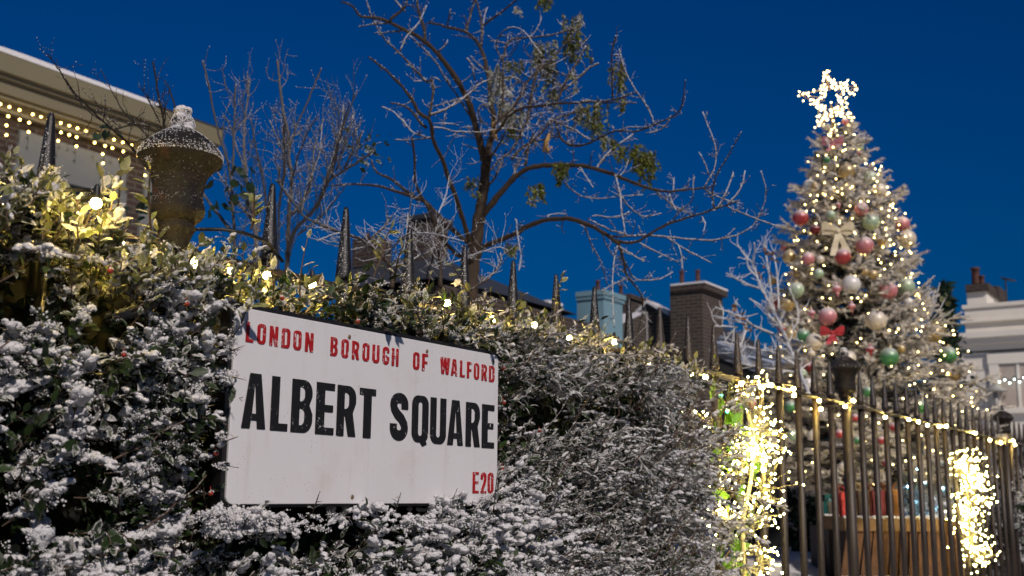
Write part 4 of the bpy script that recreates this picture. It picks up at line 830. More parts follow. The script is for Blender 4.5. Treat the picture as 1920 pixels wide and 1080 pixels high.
# ------------------------------------------------------------------ Christmas tree
TD = 9.0; MPP = TD / FPX
SIL = np.array([(195, 1553, 1572), (230, 1543, 1592), (260, 1539, 1610), (300, 1526, 1622), (350, 1510, 1670), (400, 1492, 1690), (450, 1478, 1712), (500, 1472, 1714), (550, 1462, 1724), (600, 1456, 1764), (650, 1452, 1795), (700, 1436, 1818), (750, 1414, 1846), (800, 1404, 1852), (860, 1425, 1835), (900, 1470, 1770), (918, 1530, 1700)], float)
def ax_px(y): return 1560 + 60 * (y - 185) / 765
zs = np.array([PX(ax_px(y), y, TD)[2] for y in SIL[:, 0]]); AX0 = PX(1600, 700, TD); AX0[2] = 0
LR = (ax_px(SIL[:, 0]) - SIL[:, 1]) * MPP; RR = (SIL[:, 2] - ax_px(SIL[:, 0])) * MPP
def trad(z, c):     # radius at a height; c = -1 left .. 1 right as seen from the pavement
    l = np.interp(z, zs[::-1], LR[::-1]); r = np.interp(z, zs[::-1], RR[::-1]); t = (np.asarray(c) + 1) / 2; return l * (1 - t) + r * t
def axis(z):
    a = PX(1560, 185, TD); c = PX(1620, 950, TD); t = (z - a[2]) / (c[2] - a[2]); return a + (c - a) * t
xt = thing('christmas_tree', 'tall frosted Christmas tree hung with baubles and warm lights behind the railings', 'Christmas tree', axis(.5))
XL = -np.array(xt.location)
wood = MB(); wood.tube([axis(.45), axis(1.5), axis(3), axis(4.2)], [.07, .06, .03, .01], 10)
TW = dict(p=[], d=[], L=[], fr=[])
zt_, zb_ = zs[0] - .20, zs[-1]; fwv = fw
def ring_dir(a): return rt * math.cos(a) - fw * math.sin(a)
nbr = 350
for q in range(nbr):
    t = (q + rng.uniform()) / nbr; z = zt_ - (zt_ - zb_) * t ** .72; a = q * 2.39996 + rng.normal() * .2; hd = ring_dir(a)
    Rr = float(trad(z, math.cos(a))) * rng.uniform(.72, 1.06); c = axis(z); low = np.clip((4.1 - z) / 3, 0, 1)
    droop = -.10 * low + .14 * (1 - low); n = max(3, int(Rr / .10) + 2); pts = []
    for k in range(n + 1):
        s_ = k / n; pts.append(c + hd * Rr * s_ + np.array([0, 0, Rr * (droop * s_ + .30 * (s_ ** 3) * .5 - .10 * s_ * low)]) + rng.normal(size=3) * .008)
    pts = np.array(pts); wood.tube(pts, np.linspace(.012, .004, n + 1) * (0.5 + low), 5, frost=.2, cap=False)
    side = unit(np.cross(hd, zz)); m = int(Rr / .034) + 3
    for k in range(m):
        s_ = .15 + .85 * (k + rng.uniform()) / m; f = s_ * n; i0 = min(int(f), n - 1); p = pts[i0] + (pts[i0 + 1] - pts[i0]) * (f - i0)
        sg = 1 if k % 2 else -1; d = unit(hd * rng.uniform(.5, 1.1) + side * sg * rng.uniform(.3, 1.) + zz * rng.uniform(-.30, .42)); L = rng.uniform(.10, .24) * (1.1 - .35 * s_) * (.6 + .4 * low)
        TW['p'].append(p); TW['d'].append(d); TW['L'].append(L); TW['fr'].append(.10 + .44 * s_ ** 1.3 + rng.normal() * .11)
        if rng.uniform() < .55:
            d2 = unit(d + side * rng.normal() * .7 + zz * rng.normal() * .4); TW['p'].append(p + d * L * .5); TW['d'].append(d2); TW['L'].append(L * .6); TW['fr'].append(.12 + .44 * s_ ** 1.3 + rng.normal() * .1)
    d = unit(pts[-1] - pts[-2]); TW['p'].append(pts[-1]); TW['d'].append(d); TW['L'].append(rng.uniform(.06, .13)); TW['fr'].append(.45)
# a few long bare flocked leaders poking out of the outline
for px_, py_ in ((1536, 320), (1520, 312), (1676, 375), (1664, 360), (1480, 385), (1478, 430), (1700, 440), (1596, 235), (1722, 545), (1830, 690), (1845, 735), (1740, 560), (1712, 500), (1475, 560)):
    z = PX(px_, py_, TD)[2]; c = axis(z - .12); p1 = PX(px_, py_, TD - .1 * rng.uniform()); d = p1 - c; d[2] *= .4; d = unit(d + zz * .8)
    for k in range(3): TW['p'].append(p1 - d * .16 + rng.normal(size=3) * .015); TW['d'].append(unit(d + rng.normal(size=3) * .25)); TW['L'].append(rng.uniform(.12, .2)); TW['fr'].append(.55)
tp_, td_, tL, tf_ = (np.array(TW[k]) for k in ('p', 'd', 'L', 'fr')); nT = len(tp_); print('fir twigs', nT)
ndl = MB(); NPT = 26
up_ = unit(rng.normal(size=(nT, 3))); fr_ = frames(td_, up_)
pr3 = np.array([[x, math.cos(a), math.sin(a)] for x in (0, 1) for a in (0, 2.09, 4.19)]); pr3[3:, 1:] *= .6
mm = fr_.copy(); mm[:, :, 0] *= tL[:, None]; mm[:, :, 1:] *= .0074
ndl.inst(pr3, [np.array([[0, 1, 4, 3], [1, 2, 5, 4], [2, 0, 3, 5]]), np.array([[3, 4, 5]])], mm, tp_, tf_ + .18, rng.uniform(size=nT), smooth=True)
t_ = rng.uniform(.02, 1.02, (nT, NPT)); a_ = rng.uniform(0, 6.283, (nT, NPT)); P0 = tp_[:, None] + td_[:, None] * (tL[:, None] * t_)[..., None]
pd = fr_[:, None, :, 1] * np.cos(a_)[..., None] + fr_[:, None, :, 2] * np.sin(a_)[..., None]; D = unit(td_[:, None] * .75 + pd * .8)
Ln = rng.uniform(.020, .034, (nT, NPT)); W = np.cross(D, pd); W = unit(W) * .0030
V = np.stack([P0 - W, P0 + W, P0 + D * Ln[..., None] + W * .5, P0 + D * Ln[..., None] - W * .5], 2).reshape(-1, 3)
frn = np.repeat(np.clip(tf_[:, None] + .16 * (t_ - .5) + rng.normal(size=(nT, NPT)) * .06, -1, 1).ravel(), 4)
ndl.add(V, np.arange(len(V)).reshape(-1, 4), frn, np.repeat(rng.uniform(size=nT * NPT), 4))
FIR = m_leaf('fir_needles', (.010, .020, .012), (.035, .055, .03), (.74, .69, .61), .15, .78, 26)
wood.build('trunk', m_bark('fir_bark', (.03, .02, .015), (.08, .06, .045), (.62, .6, .58), 40, .95), xt).location = XL
ndl.build('crown', FIR, xt).location = XL

def front(px_, py_, k=.96):     # a point on the side of the tree that faces the pavement
    z = PX(px_, py_, TD)[2]; dx = (px_ - ax_px(py_)) * MPP; Rm = float(trad(z, np.sign(dx))); Rf = float(trad(z, 0)); off = math.sqrt(max(1 - (dx / max(Rm, .03)) ** 2, .0)) * Rf * k
    return PX(px_, py_, TD - off)
# fairy lights: one long string spiralling down the tree
fl = thing('fairy_lights', 'many tiny warm fairy lights wound round the frosted Christmas tree', 'fairy lights', axis(.5)); cab = MB(); bp = []
cpath = []
turns = 20; N = 1500
for q in range(N):
    t = q / N; z = zs[0] - .24 - (zs[0] - zs[-1] - .24) * t ** .75; a = turns * 6.283 * t ** .85; cc = math.cos(a); Rr = float(trad(z, cc)) * (.90 + .06 * math.sin(q * .7)); p = axis(z) + ring_dir(a) * Rr + np.array([0, 0, .04 * math.sin(q * .9) + .02 * rng.normal()])
    cpath.append(p)
    if math.sin(a) > -.25 and rng.uniform() < .40: bp.append(p + rng.normal(size=3) * .025)
for q in range(70):             # looser strands in the upper part and lower right
    y = rng.uniform(240, 520) if q < 60 else rng.uniform(560, 800); z = PX(1600, y, TD)[2]; a = rng.uniform(.1, 3.04); bp.append(axis(z) + ring_dir(a) * float(trad(z, math.cos(a))) * rng.uniform(.85, 1.02))
cab.tube(cpath, .0022, 3); cab.build('cable', CABLE, fl).location = XL
bp = np.array(bp); order = np.argsort(bp @ fw); bp = bp[order]; print('tree bulbs', len(bp))
tb = MB(); tb.add(ICO0[0] * .0056, ICO0[1], smooth=True); f0 = None
sel = rng.permutation(len(bp))
for q in sel[:99]:
    if f0 is None: o = f0 = tb.build('bulb', BULBT, fl)
    else: o = copy_part(f0, fl)
    o.location = bp[q] + XL
b = MB(); qq = bp[sel[99:]]; b.inst(ICO0[0] * .0056, [ICO0[1]], rand_rot(len(qq)), qq); o = b.build('bulb', BULBT, fl); o.location = XL; o['kind'] = 'stuff'
# star
sc_ = PX(1558, 186, TD - .02); star = thing('star_topper', 'glowing star of warm bulbs on top of the Christmas tree', 'star', sc_); fr2 = MB(); led = []
for rot, sz in ((R(4), .258), (R(62), .21)):
    u_ = rt * math.cos(rot) - fw * math.sin(rot); pts = []
    for k in range(11): a = R(98 + 36 * k); r_ = sz * (1 if k % 2 == 0 else .44); pts.append(u_ * r_ * math.cos(a) + zz * r_ * math.sin(a))
    for a_, c_ in zip(pts[:-1], pts[1:]):
        fr2.tube([a_, c_], .003, 5)
        for t in np.linspace(.04, .98, 10): led.append(a_ + (c_ - a_) * t * 1.0 + rng.normal(size=3) * .014)
    for p in pts[::2][:5]: fr2.tube([p * .35, p], .0025, 4)
fr2.tube([(0, 0, -.05), (0, 0, -.34)], .006, 6)
for k in range(12): led.append(np.array([0, 0, -.02 - .30 * k / 12]) + rng.normal(size=3) * [.03, .03, .012])
fr2.build('frame', m_plain('brass_wire', (.5, .35, .12), .35, .8), star); sb = MB(); sb.add(ICO0[0] * .0078, ICO0[1], smooth=True); f0 = None; led = np.array(led); sel = rng.permutation(len(led))
for q in sel[:99]:
    if f0 is None: o = f0 = sb.build('bulb', BULBS, star)
    else: o = copy_part(f0, star)
    o.location = led[q]
b = MB(); qq = led[sel[99:]]; b.inst(ICO0[0] * .0078, [ICO0[1]], rand_rot(len(qq)), qq); o = b.build('bulb', BULBS, star); o['kind'] = 'stuff'

# ------------------------------------------------------------------ baubles, drops, bows
def m_bauble(name, c, metal=.25, frost=.5):
    m, n, b, o = mat(name); v = math_(n, 'ADD', math_(n, 'MULTIPLY', normal_dot(n, (-.2, -.1, 1)), .5), math_(n, 'MULTIPLY', noise(n, 6, 5, .7), .5)); fac = math_(n, 'MULTIPLY', step(n, v, .25, .75), frost)
    fac = math_(n, 'MAXIMUM', fac, math_(n, 'MULTIPLY', step(n, noise(n, 30, 3, .8), .60, .68), frost * .7))
    n.links.new(mix(n, fac, c, (.74, .71, .70)), b.inputs['Base Color']); b.inputs['Metallic'].default_value = metal; b.inputs['Roughness'].default_value = .32; n.links.new(math_(n, 'MULTIPLY_ADD', fac, .5, .28), b.inputs['Roughness'])
    return m
BM = dict(red=m_bauble('red_bauble', (.42, .045, .05), .25, .8), pink=m_bauble('pink_bauble', (.64, .22, .23), .15, .85), pale=m_bauble('pale_green_bauble', (.42, .55, .36), .15, .6), green=m_bauble('green_bauble', (.07, .28, .10), .3, .7), cream=m_bauble('cream_bauble', (.72, .62, .47), .1, .6), gold=m_bauble('gold_bauble', (.58, .42, .18), .5, .45), white=m_bauble('white_bauble', (.74, .72, .68), .1, .7), dark=m_bauble('dark_red_bauble', (.16, .012, .015), .3, .4))
CAPM = m_plain('bauble_cap', (.5, .4, .2), .35, .9)
th = np.linspace(-math.pi / 2, math.pi / 2, 15); SPH = [(max(math.cos(a), .001), math.sin(a)) for a in th]
DROP = [(.001, -2.1), (.07, -1.7), (.12, -1.25), (.35, -1.05), (.40, -.9), (.25, -.72), (.55, -.5), (.92, -.15), (1, .15), (.85, .5), (.5, .78), (.3, .92), (.42, 1.05), (.38, 1.2), (.2, 1.35), (.12, 1.6), (.001, 1.62)]
PROTO = {}
def proto(kind, colr):
    if (kind, colr) not in PROTO:
        b = MB(); b.lathe(SPH if kind == 'ball' else DROP, (0, 0, 0), 24); c = MB(); zt = 1.0 if kind == 'ball' else 1.6
        c.lathe([(.16, zt - .05), (.17, zt + .13), (.14, zt + .15), (.001, zt + .15)], (0, 0, 0), 12); c.tube([(math.cos(a) * .09, 0, zt + .22 + math.sin(a) * .09) for a in np.linspace(0, 6.283, 9)], .02, 4)
        PROTO[(kind, colr)] = [b, c, None, None]
    return PROTO[(kind, colr)]
def ornament(kind, colr, px_, py_, r, label, k=1.07):
    p = front(px_, py_, k); r = r * 1.15; dep = float(p @ fw); s_ = r * dep / FPX; nm = 'bauble' if kind == 'ball' else 'drop_ornament'
    root = thing(nm, label, 'bauble' if kind == 'ball' else 'tree ornament', p, 'baubles on the Christmas tree' if kind == 'ball' else 'drop ornaments on the Christmas tree'); root.scale = (s_,) * 3; root.rotation_euler = (rng.normal() * .08, rng.normal() * .08, rng.uniform(0, 6))
    q = proto(kind, colr)
    if q[2] is None: q[2] = q[0].build('ball' if kind == 'ball' else 'body', BM[colr], root); q[3] = q[1].build('cap', CAPM, root)
    else: copy_part(q[2], root); copy_part(q[3], root)
CT = 'Christmas tree'
BAUBLES = [
 (1585, 228, 6, 'pink', 'tiny pink bauble right under the glowing star'), (1613, 277, 7, 'pale', 'small pale green bauble high on the right, level with the pink bow'), (1611, 288, 6, 'pink', 'small pink bauble touching the pale green one near the tree top'),
 (1550, 299, 6, 'green', 'tiny green bauble just below the pink bow'), (1588, 322, 13.5, 'gold', 'large champagne bauble highest on the middle of the tree'), (1632, 333, 11.5, 'pale', 'pale green frosted bauble just right of the highest champagne bauble'),
 (1648, 330, 6, 'gold', 'tiny gold bauble at the right tip beside a pale green bauble'), (1649, 358, 13, 'cream', 'cream bauble on the upper right edge under the tiny gold one'), (1518, 348, 11, 'white', 'white bauble on the upper left edge of the tree'),
 (1527, 347, 6, 'gold', 'tiny gold bauble overlapping the white one at upper left'), (1501, 408, 13.5, 'red', 'red frosted bauble jutting from the left edge above the cream ribbon bow'), (1615, 392, 12, 'pink', 'rosy frosted bauble up right of the cream ribbon bow'),
 (1558, 403, 8, 'pale', 'small pale green bauble directly above the cream ribbon bow'), (1633, 416, 14.5, 'pale', 'mint green bauble right of the cream ribbon bow'), (1692, 420, 12.5, 'pink', 'pale pink bauble on the right edge above a large cream bauble'),
 (1701, 448, 15, 'cream', 'large cream bauble furthest out on the upper right edge'), (1621, 460, 15, 'pink', 'large pink bauble beside the right tail of the cream ribbon bow'), (1653, 452, 9, 'gold', 'small pale gold bauble right of the large pink bauble'),
 (1528, 430, 9, 'dark', 'dark red bauble deep in the twigs left of the ribbon bow'), (1580, 481, 13.5, 'red', 'red bauble behind the tails of the cream ribbon bow'), (1515, 485, 11, 'pink', 'pink frosted bauble lower left of the cream ribbon bow'),
 (1480, 482, 12, 'gold', 'tarnished gold bauble on the left edge below a pink drop'), (1538, 487, 7, 'cream', 'small cream bauble between pink bauble and ribbon tails'), (1535, 513, 8.5, 'pale', 'small pale green bauble under the small cream one'),
 (1448, 526, 8, 'gold', 'small silvery gold bauble hanging furthest left over the frosted bare tree'), (1637, 515, 8, 'gold', 'small gold bauble up right of the large white one'), (1623, 510, 6, 'gold', 'tiny gold bauble left beside another gold bauble'),
 (1493, 544, 13.5, 'pale', 'large pale green bauble on the left edge below the starfish'), (1596, 533, 15.5, 'white', 'large frosted white bauble in the middle of the tree'), (1665, 544, 15.5, 'pink', 'large frosted pink bauble right of the large white bauble'),
 (1699, 537, 14.5, 'pale', 'frosted mint bauble on the right edge beside the large pink one'), (1703, 567, 8.5, 'white', 'small whitish bauble below the frosted mint bauble at right'), (1454, 567, 12, 'red', 'shiny red bauble at the far left edge beside a gold one'),
 (1476, 569, 13.5, 'gold', 'pale gold bauble touching the shiny red bauble at left'), (1552, 593, 15, 'pink', 'large frosted pink bauble just above the red bow'), (1643, 601, 17, 'cream', 'biggest pearly cream bauble right of the red bow'),
 (1481, 627, 10.5, 'gold', 'dull gold bauble below the left edge beside a red drop'), (1506, 629, 11.5, 'green', 'bright green bauble to the left of the red bow'), (1526, 641, 14, 'cream', 'cream and gold bauble under the bright green one'),
 (1751, 624, 15.5, 'gold', 'large pale gold bauble out on the right side branches'), (1778, 666, 14.5, 'green', 'large green bauble furthest right below the large pale gold one'), (1667, 669, 15.5, 'green', 'large green bauble right of the second urn finial'),
 (1591, 672, 12.5, 'cream', 'cream bauble partly behind the second urn finial'), (1514, 688, 10, 'dark', 'dark red bauble deep in shade left of the urn finial'), (1515, 719, 9, 'white', 'white bauble seen between spear tips left of the urn'), (1505, 698, 9, 'pale', 'yellow green bauble just behind the spear tips'),
 (1627, 734, 9, 'green', 'dark green bauble right beside the urn behind the spears'), (1728, 762, 11, 'green', 'green bauble low behind the spears on the right side'), (1791, 703, 10, 'gold', 'amber gold bauble low on the right branches'), (1690, 654, 7, 'gold', 'small gold bauble up right of a large green one'),
 (1413, 758, 9.5, 'red', 'red bauble just above the first bundle of twig lights'), (1482, 762, 9.5, 'green', 'green bauble just under the top rail left of the post'), (1488, 816, 9.5, 'pale', 'pale green bauble below the rail, beside a cream one'), (1525, 818, 10, 'cream', 'cream bauble below the rail left of the curved stay'),
 (1515, 832, 6, 'red', 'small red bauble touching the cream one below the rail'), (1574, 813, 7.5, 'red', 'glossy red bauble between bars left of the middle post'), (1608, 825, 6.5, 'green', 'small green bauble just right of the middle post'), (1652, 825, 6.5, 'red', 'small red bauble seen two bars right of the middle post'),
 (1603, 783, 6.5, 'red', 'small red bauble touching the rail at the middle post'), (1675, 800, 7, 'red', 'small red bauble under the rail right of the middle post'), (1662, 868, 7, 'red', 'small red bauble low down above the gift boxes'), (1582, 876, 9.5, 'cream', 'cream bauble low down left of the middle post'), (1450, 811, 6, 'pale', 'tiny green bauble beside the first bundle of twig lights')]
for px_, py_, r, c, lb in BAUBLES: ornament('ball', c, px_, py_, r, lb)
for px_, py_, r, c, lb in [(1470, 464, 6.5, 'pink', 'pink drop ornament on the left edge above a gold bauble'), (1557, 358, 6, 'cream', 'cream drop ornament high up left of the middle'), (1618, 368, 6, 'cream', 'cream drop ornament high up right of the middle'), (1572, 385, 4.5, 'pink', 'little pink drop ornament above the ribbon bow'), (1569, 543, 8, 'pink', 'pink drop ornament left of the large white bauble'), (1597, 575, 6.5, 'pink', 'pink finial ornament below the large white bauble'), (1522, 588, 6.5, 'pink', 'long pink finial ornament left of a large pink bauble'), (1466, 618, 7, 'red', 'red drop ornament at the far left under the red bauble'), (1521, 664, 7, 'cream', 'cream teardrop ornament under the cream and gold bauble'), (1632, 656, 7, 'red', 'red drop ornament right of the second urn finial')]:
    ornament('drop', c, px_, py_, r, lb)
def ribbon(b, path, wv, wd, th_=.003):
    p = np.array(path, float); m = len(p); wv = np.broadcast_to(np.asarray(wv, float), p.shape); wd = np.broadcast_to(np.asarray(wd, float), (m,)); t = unit(np.gradient(p, axis=0)); nn = unit(np.cross(t, wv)); h = unit(wv) * wd[:, None] / 2
    V = np.stack([p - h - nn * th_ / 2, p + h - nn * th_ / 2, p + h + nn * th_ / 2, p - h + nn * th_ / 2], 1).reshape(-1, 3); i = np.arange(m - 1)[:, None] * 4; j = np.arange(4)[None]; q = np.stack([i + j, i + (j + 1) % 4, i + 4 + (j + 1) % 4, i + 4 + j], -1).reshape(-1, 4); b.add(V, [q, np.array([[3, 2, 1, 0]]), np.array([[0, 1, 2, 3]]) + 4 * (m - 1)], smooth=False)
def bow(name, label, px_, py_, sc, m, tails):
    p0 = front(px_, py_, 1.16); root = thing(name, label, 'bow', p0); f_ = -fw; e = lambda x, y, z: rt * x * sc + f_ * y * sc + zz * z * sc
    for sg in (-1, 1):
        b = MB(); ribbon(b, [e(sg * x, y, z) for x, y, z in ((.0, .02, 0), (.35, .16, .22), (.8, .20, .36), (1.05, .10, .26), (.95, -.02, .05), (.55, -.02, -.06), (.0, .0, 0))], unit(zz + f_ * .35 * 1), np.array([.16, .34, .55, .58, .5, .34, .16]) * sc); b.build('loop', m, root)
        b = MB(); tl = tails[0 if sg < 0 else 1]; ribbon(b, [e(sg * .02, .05, -.02), e(tl[0] * .35, .12, tl[1] * .35), e(tl[0] * .7, .06, tl[1] * .7), e(tl[0], .12, tl[1])], unit(rt + f_ * .15), np.array([.2, .36, .42, .46]) * sc); b.build('tail', m, root)
    b = MB(); b.inst(ICO1[0] * np.array([.16, .13, .17]) * sc, [ICO1[1]], np.array([np.stack([rt, f_, zz], -1)]), np.array([e(0, .1, 0)])); b.build('knot', m, root)
m_rib = lambda nm, c: m_plain(nm, c, .5, 0, .12, 8)
bow('ribbon_bow', 'large cream ribbon bow with long tails on the frosted tree', 1570, 434, .118, m_rib('cream_ribbon', (.72, .62, .42)), ((-.35, -1.65), (.62, -1.45)))
bow('ribbon_bow', 'red velvet bow below a large pink bauble', 1560, 624, .085, m_rib('red_velvet', (.45, .03, .045)), ((-.42, -1.05), (.25, -.85)))
bow('ribbon_bow', 'dusty pink bow near the top of the tree under the star', 1561, 268, .085, m_rib('pink_ribbon', (.42, .16, .2)), ((-.55, -.85), (.5, -.55)))
p = front(1490, 514, 1.0); sf = thing('starfish_ornament', 'gold five pointed star ornament on the left edge of the tree', 'tree ornament', p); b = MB(); pts = []
for k in range(10): a = R(90 + 36 * k); r_ = .062 if k % 2 == 0 else .024; pts.append(rt * r_ * math.cos(a) + zz * r_ * math.sin(a))
V = pts + [-fw * .016, fw * .016]; b.add(V, np.array([[k, (k + 1) % 10, 10] for k in range(10)] + [[(k + 1) % 10, k, 11] for k in range(10)])); b.build('star_body', BM['gold'], sf)

# ------------------------------------------------------------------ gifts and planter under the tree
def gift(label, pa, pb, pt, pbm, depth, c, rc, lid=True, rot=.15):
    x = (pa + pb) / 2; p = PX(x, pbm, depth); wd = (pb - pa) * depth / FPX; ht = (pbm - pt) * depth / FPX; root = thing('gift_box', label, 'gift box', p, 'gift boxes under the tree'); root.rotation_euler.z = YAW + math.pi / 2 + rot
    d_ = wd * .95; b = MB(); b.bx(-wd / 2, wd / 2, -d_ / 2, d_ / 2, 0, ht * .8); b.build('box', m_plain('gift_paper', c, .45, 0, .1), root)
    b = MB(); b.bx(-wd / 2 - .006, wd / 2 + .006, -d_ / 2 - .006, d_ / 2 + .006, ht * .78, ht); b.build('lid', m_plain('gift_lid', tuple(min(1, q * 1.15) for q in c), .45, 0, .1), root)
    b = MB(); e = .011; b.bx(-.02, .02, -d_ / 2 - e, d_ / 2 + e, -.001 + .002, ht + .004); b.bx(-wd / 2 - e, wd / 2 + e, -.02, .02, .003, ht + .002); b.build('ribbon', m_plain('gift_ribbon', rc, .4), root)
    b = MB()
    for sg in (-1, 1): ribbon(b, [(sg * x_ * .07, 0, ht + .004 + z_ * .06) for x_, z_ in ((0, 0), (.5, .8), (1, .7), (.8, .1), (0, 0))], (0, 1, 0), .035)
    b.build('bow', m_plain('gift_ribbon', rc, .4), root)
gift('tall dark red gift box standing on snow, lowest of the gifts', 1548, 1590, 972, 1036, 8.5, (.20, .012, .015), (.25, .02, .02))
gift('cream gift box with teal ribbon stacked on the dark red box', 1546, 1582, 942, 972, 8.5, (.62, .50, .30), (.03, .32, .24), rot=.5)
gift('bright red gift box left of the middle post', 1574, 1604, 926, 985, 8.3, (.50, .03, .025), (.5, .08, .05))
gift('black gift box with cream lid right of the middle post', 1606, 1634, 922, 985, 8.25, (.03, .02, .02), (.62, .48, .28))
gift('maroon gift box between the black box and the brown box', 1634, 1658, 923, 985, 8.2, (.16, .015, .02), (.2, .03, .03))
gift('dark brown gift box with orange ribbon furthest right of the gifts', 1660, 1688, 922, 985, 8.2, (.05, .025, .015), (.45, .20, .05))
b = MB(); pc = PX(1630, 985, 8.4); base = gz(pc[0], pc[1])
stand = thing('gift_plinth', 'low dark timber platform under the gift boxes', 'platform', (pc[0], pc[1], 0)); rot = Matrix.Rotation(YAW + math.pi / 2, 3, 'Z'); hgt = pc[2] - float(base)
b.box((0, 0, float(base) + hgt / 2 - .01), (.75, .5, max(hgt, .05)), rot=np.array(rot)); b.build('deck', m_plain('dark_timber', (.03, .022, .016), .7), stand)
p = PX(1567, 1036, 8.5); stand2 = thing('gift_stool', 'snow dusted block under the tall dark red gift box', 'block', (p[0], p[1], 0)); g0 = float(gz(p[0], p[1])); b = MB(); b.box((0, 0, (g0 + p[2]) / 2 - .01), (.2, .2, max(p[2] - g0, .03) + .0), rot=np.array(rot)); b.build('block', SNOWF, stand2)
# planter
pl = PX(1690, 1000, 7.75); planter = thing('wooden_planter', 'brown wooden planter box of slanted boards with snow on its rim', 'planter', (pl[0], pl[1], 0)); planter.rotation_euler.z = YAW - math.pi / 2
WOODM = m_bark('planter_wood', (.055, .028, .016), (.17, .09, .05), (.6, .58, .55), 18, 1.02, (0, -.3, 1)); WOODL = m_bark('planter_rim_wood', (.10, .06, .03), (.24, .15, .075), (.65, .62, .56), 18, .95, (0, -.3, 1))
kx = 7.75 / FPX; ztp = PX(1690, 968, 7.75)[2]; x0, x1 = (1590 - 1690) * kx, (1800 - 1690) * kx; nb = 13; zlow = -.02; dp = .5
for q in range(nb):
    for yy_, sg in ((0, 1), (dp, -1)):
        a = x0 + (x1 - x0) * q / nb; c = x0 + (x1 - x0) * (q + 1) / nb; sl = -.09 * (1 - 2 * (q + .5) / nb) - .07; g = .004; b = MB(); y_ = yy_ - .012 * sg * (1 + .25 * rng.normal())
        top = [(a + g, y_), (c - g, y_), (c - g, y_ + .025 * sg), (a + g, y_ + .025 * sg)]; zt_p = ztp - .085; zb_p = .02
        V = [(x, y, zt_p) for x, y in top] + [(x + sl, y - .03 * sg, zb_p) for x, y in top]; b.add(V, np.array([[0, 1, 2, 3], [7, 6, 5, 4], [0, 4, 5, 1], [1, 5, 6, 2], [2, 6, 7, 3], [3, 7, 4, 0]])); b.build('board', WOODM, planter)
for yy_ in (-.035, dp + .01):
    b = MB(); b.bx(x0 - .02, x1 + .02, yy_, yy_ + .025, ztp - .10, ztp - .01); b.build('rim_board', WOODL, planter)
for xx in (x0 - .02, x1 - .005):
    b = MB(); b.bx(xx, xx + .025, -.010, dp + .01, ztp - .10, ztp - .01); b.build('rim_board', WOODL, planter)
b = MB(); b.bx(x0 - .10, x1 + .03, -.10, -.06, ztp - .47, ztp - .405); b.build('base_board', WOODM, planter)
b = MB(); b.bx(x0 + .03, x1 - .03, .03, dp - .03, .02, ztp - .06); b.build('soil', m_plain('soil', (.03, .02, .015), .95), planter)
b = MB(); n = 420; lo = np.stack([rng.uniform(x0 - .02, x1 + .02, n), np.where(rng.uniform(size=n) < .7, rng.uniform(-.035, -.008, n), rng.uniform(dp + .01, dp + .03, n)), np.full(n, ztp - .008)], -1); lo2 = np.stack([rng.uniform(x0 - .09, x1 + .02, 260), rng.uniform(-.10, -.06, 260), np.full(260, ztp - .402)], -1); lo = np.concatenate([lo, lo2]); b.inst(ICO1[0] * [1, 1, .7], [ICO1[1]], rand_rot(len(lo)) * rng.uniform(.005, .013, len(lo))[:, None, None], lo); b.build('snow', SNOWF, planter)

# ------------------------------------------------------------------ snowy shrubs beyond the railings
def snow_bush(name, label, cen, size, n, leafm, fr, snow_n=0, seed=0, cat='shrub'):
    root = thing(name, label, cat, (cen[0], cen[1], float(gz(cen[0], cen[1])))); r = np.random.default_rng(seed); b = MB(); L0 = -np.array(root.location)
    u = unit(r.normal(size=(n, 3))); rad = r.uniform(.55, 1.0, n) ** .5 * (1 + .22 * wob(u, 3, seed)); p = u * rad[:, None] * size + cen; p = p[p[:, 2] > root.location[2]]; k = len(p)
    d = unit(u[:k] + r.normal(size=(k, 3)) * .8); b.inst(LT[0] * [1, 1.4, 1], LT[1], frames(d, unit(r.normal(size=(k, 3)) + [0, 0, 1.2])) * r.uniform(.035, .075, k)[:, None, None], p, r.normal(size=k) * .16 + fr, r.uniform(size=k), LT[2]); b.build('foliage', leafm, root).location = L0
    if snow_n:
        s_ = MB(); u = unit(r.normal(size=(snow_n, 3)) + [0, 0, .6]); pp = u * (1 + .22 * wob(u, 3, seed))[:, None] * size * r.uniform(.85, 1.02, snow_n)[:, None] + cen; pp = pp[pp[:, 2] > root.location[2]]
        s_.inst(GR[0][0], [GR[0][1]], rand_rot(len(pp)) * r.uniform(.018, .04, len(pp))[:, None, None], pp); s_.build('snow', SNOWF, root).location = L0
    b = MB(); b.tube([(cen[0], cen[1], root.location[2]), (cen[0], cen[1], cen[2])], [.03, .015], 7); b.build('stem', BARK, root).location = L0
    return root
BUSHL = m_leaf('bush_leaf', (.01, .02, .01), (.03, .05, .025), (.72, .74, .80), .1, .85, 60)
c = PX(1738, 910, 8.75); snow_bush('snowy_shrub', 'snow covered round shrub lit by cool white lights behind the wooden planter', c, np.array([.22, .16, .34]), 1500, BUSHL, .45, 420, 4)
cool = m_emit('cool_bulb_glow', (.35, .78, 1.0), 60); teal = m_emit('teal_bulb_glow', (.12, .9, .62), 12)
pts = [PX(x, y, 8.57) for x, y in ((1690, 958), (1702, 912), (1712, 935), (1720, 880), (1735, 905), (1728, 955), (1745, 925), (1752, 890), (1760, 950), (1768, 915), (1775, 870))]
string('string_lights', 'cool white string lights on the snowy shrub behind the planter', pts, 0, scale=.8, emat=cool)
pts = [PX(x, y, 7.0) for x, y in ((1352, 742), (1358, 762), (1364, 771), (1372, 776), (1380, 772), (1385, 764))]
string('string_lights', 'teal string lights glimpsed between hedge end and first bars', pts, 0, scale=1.2, emat=teal)
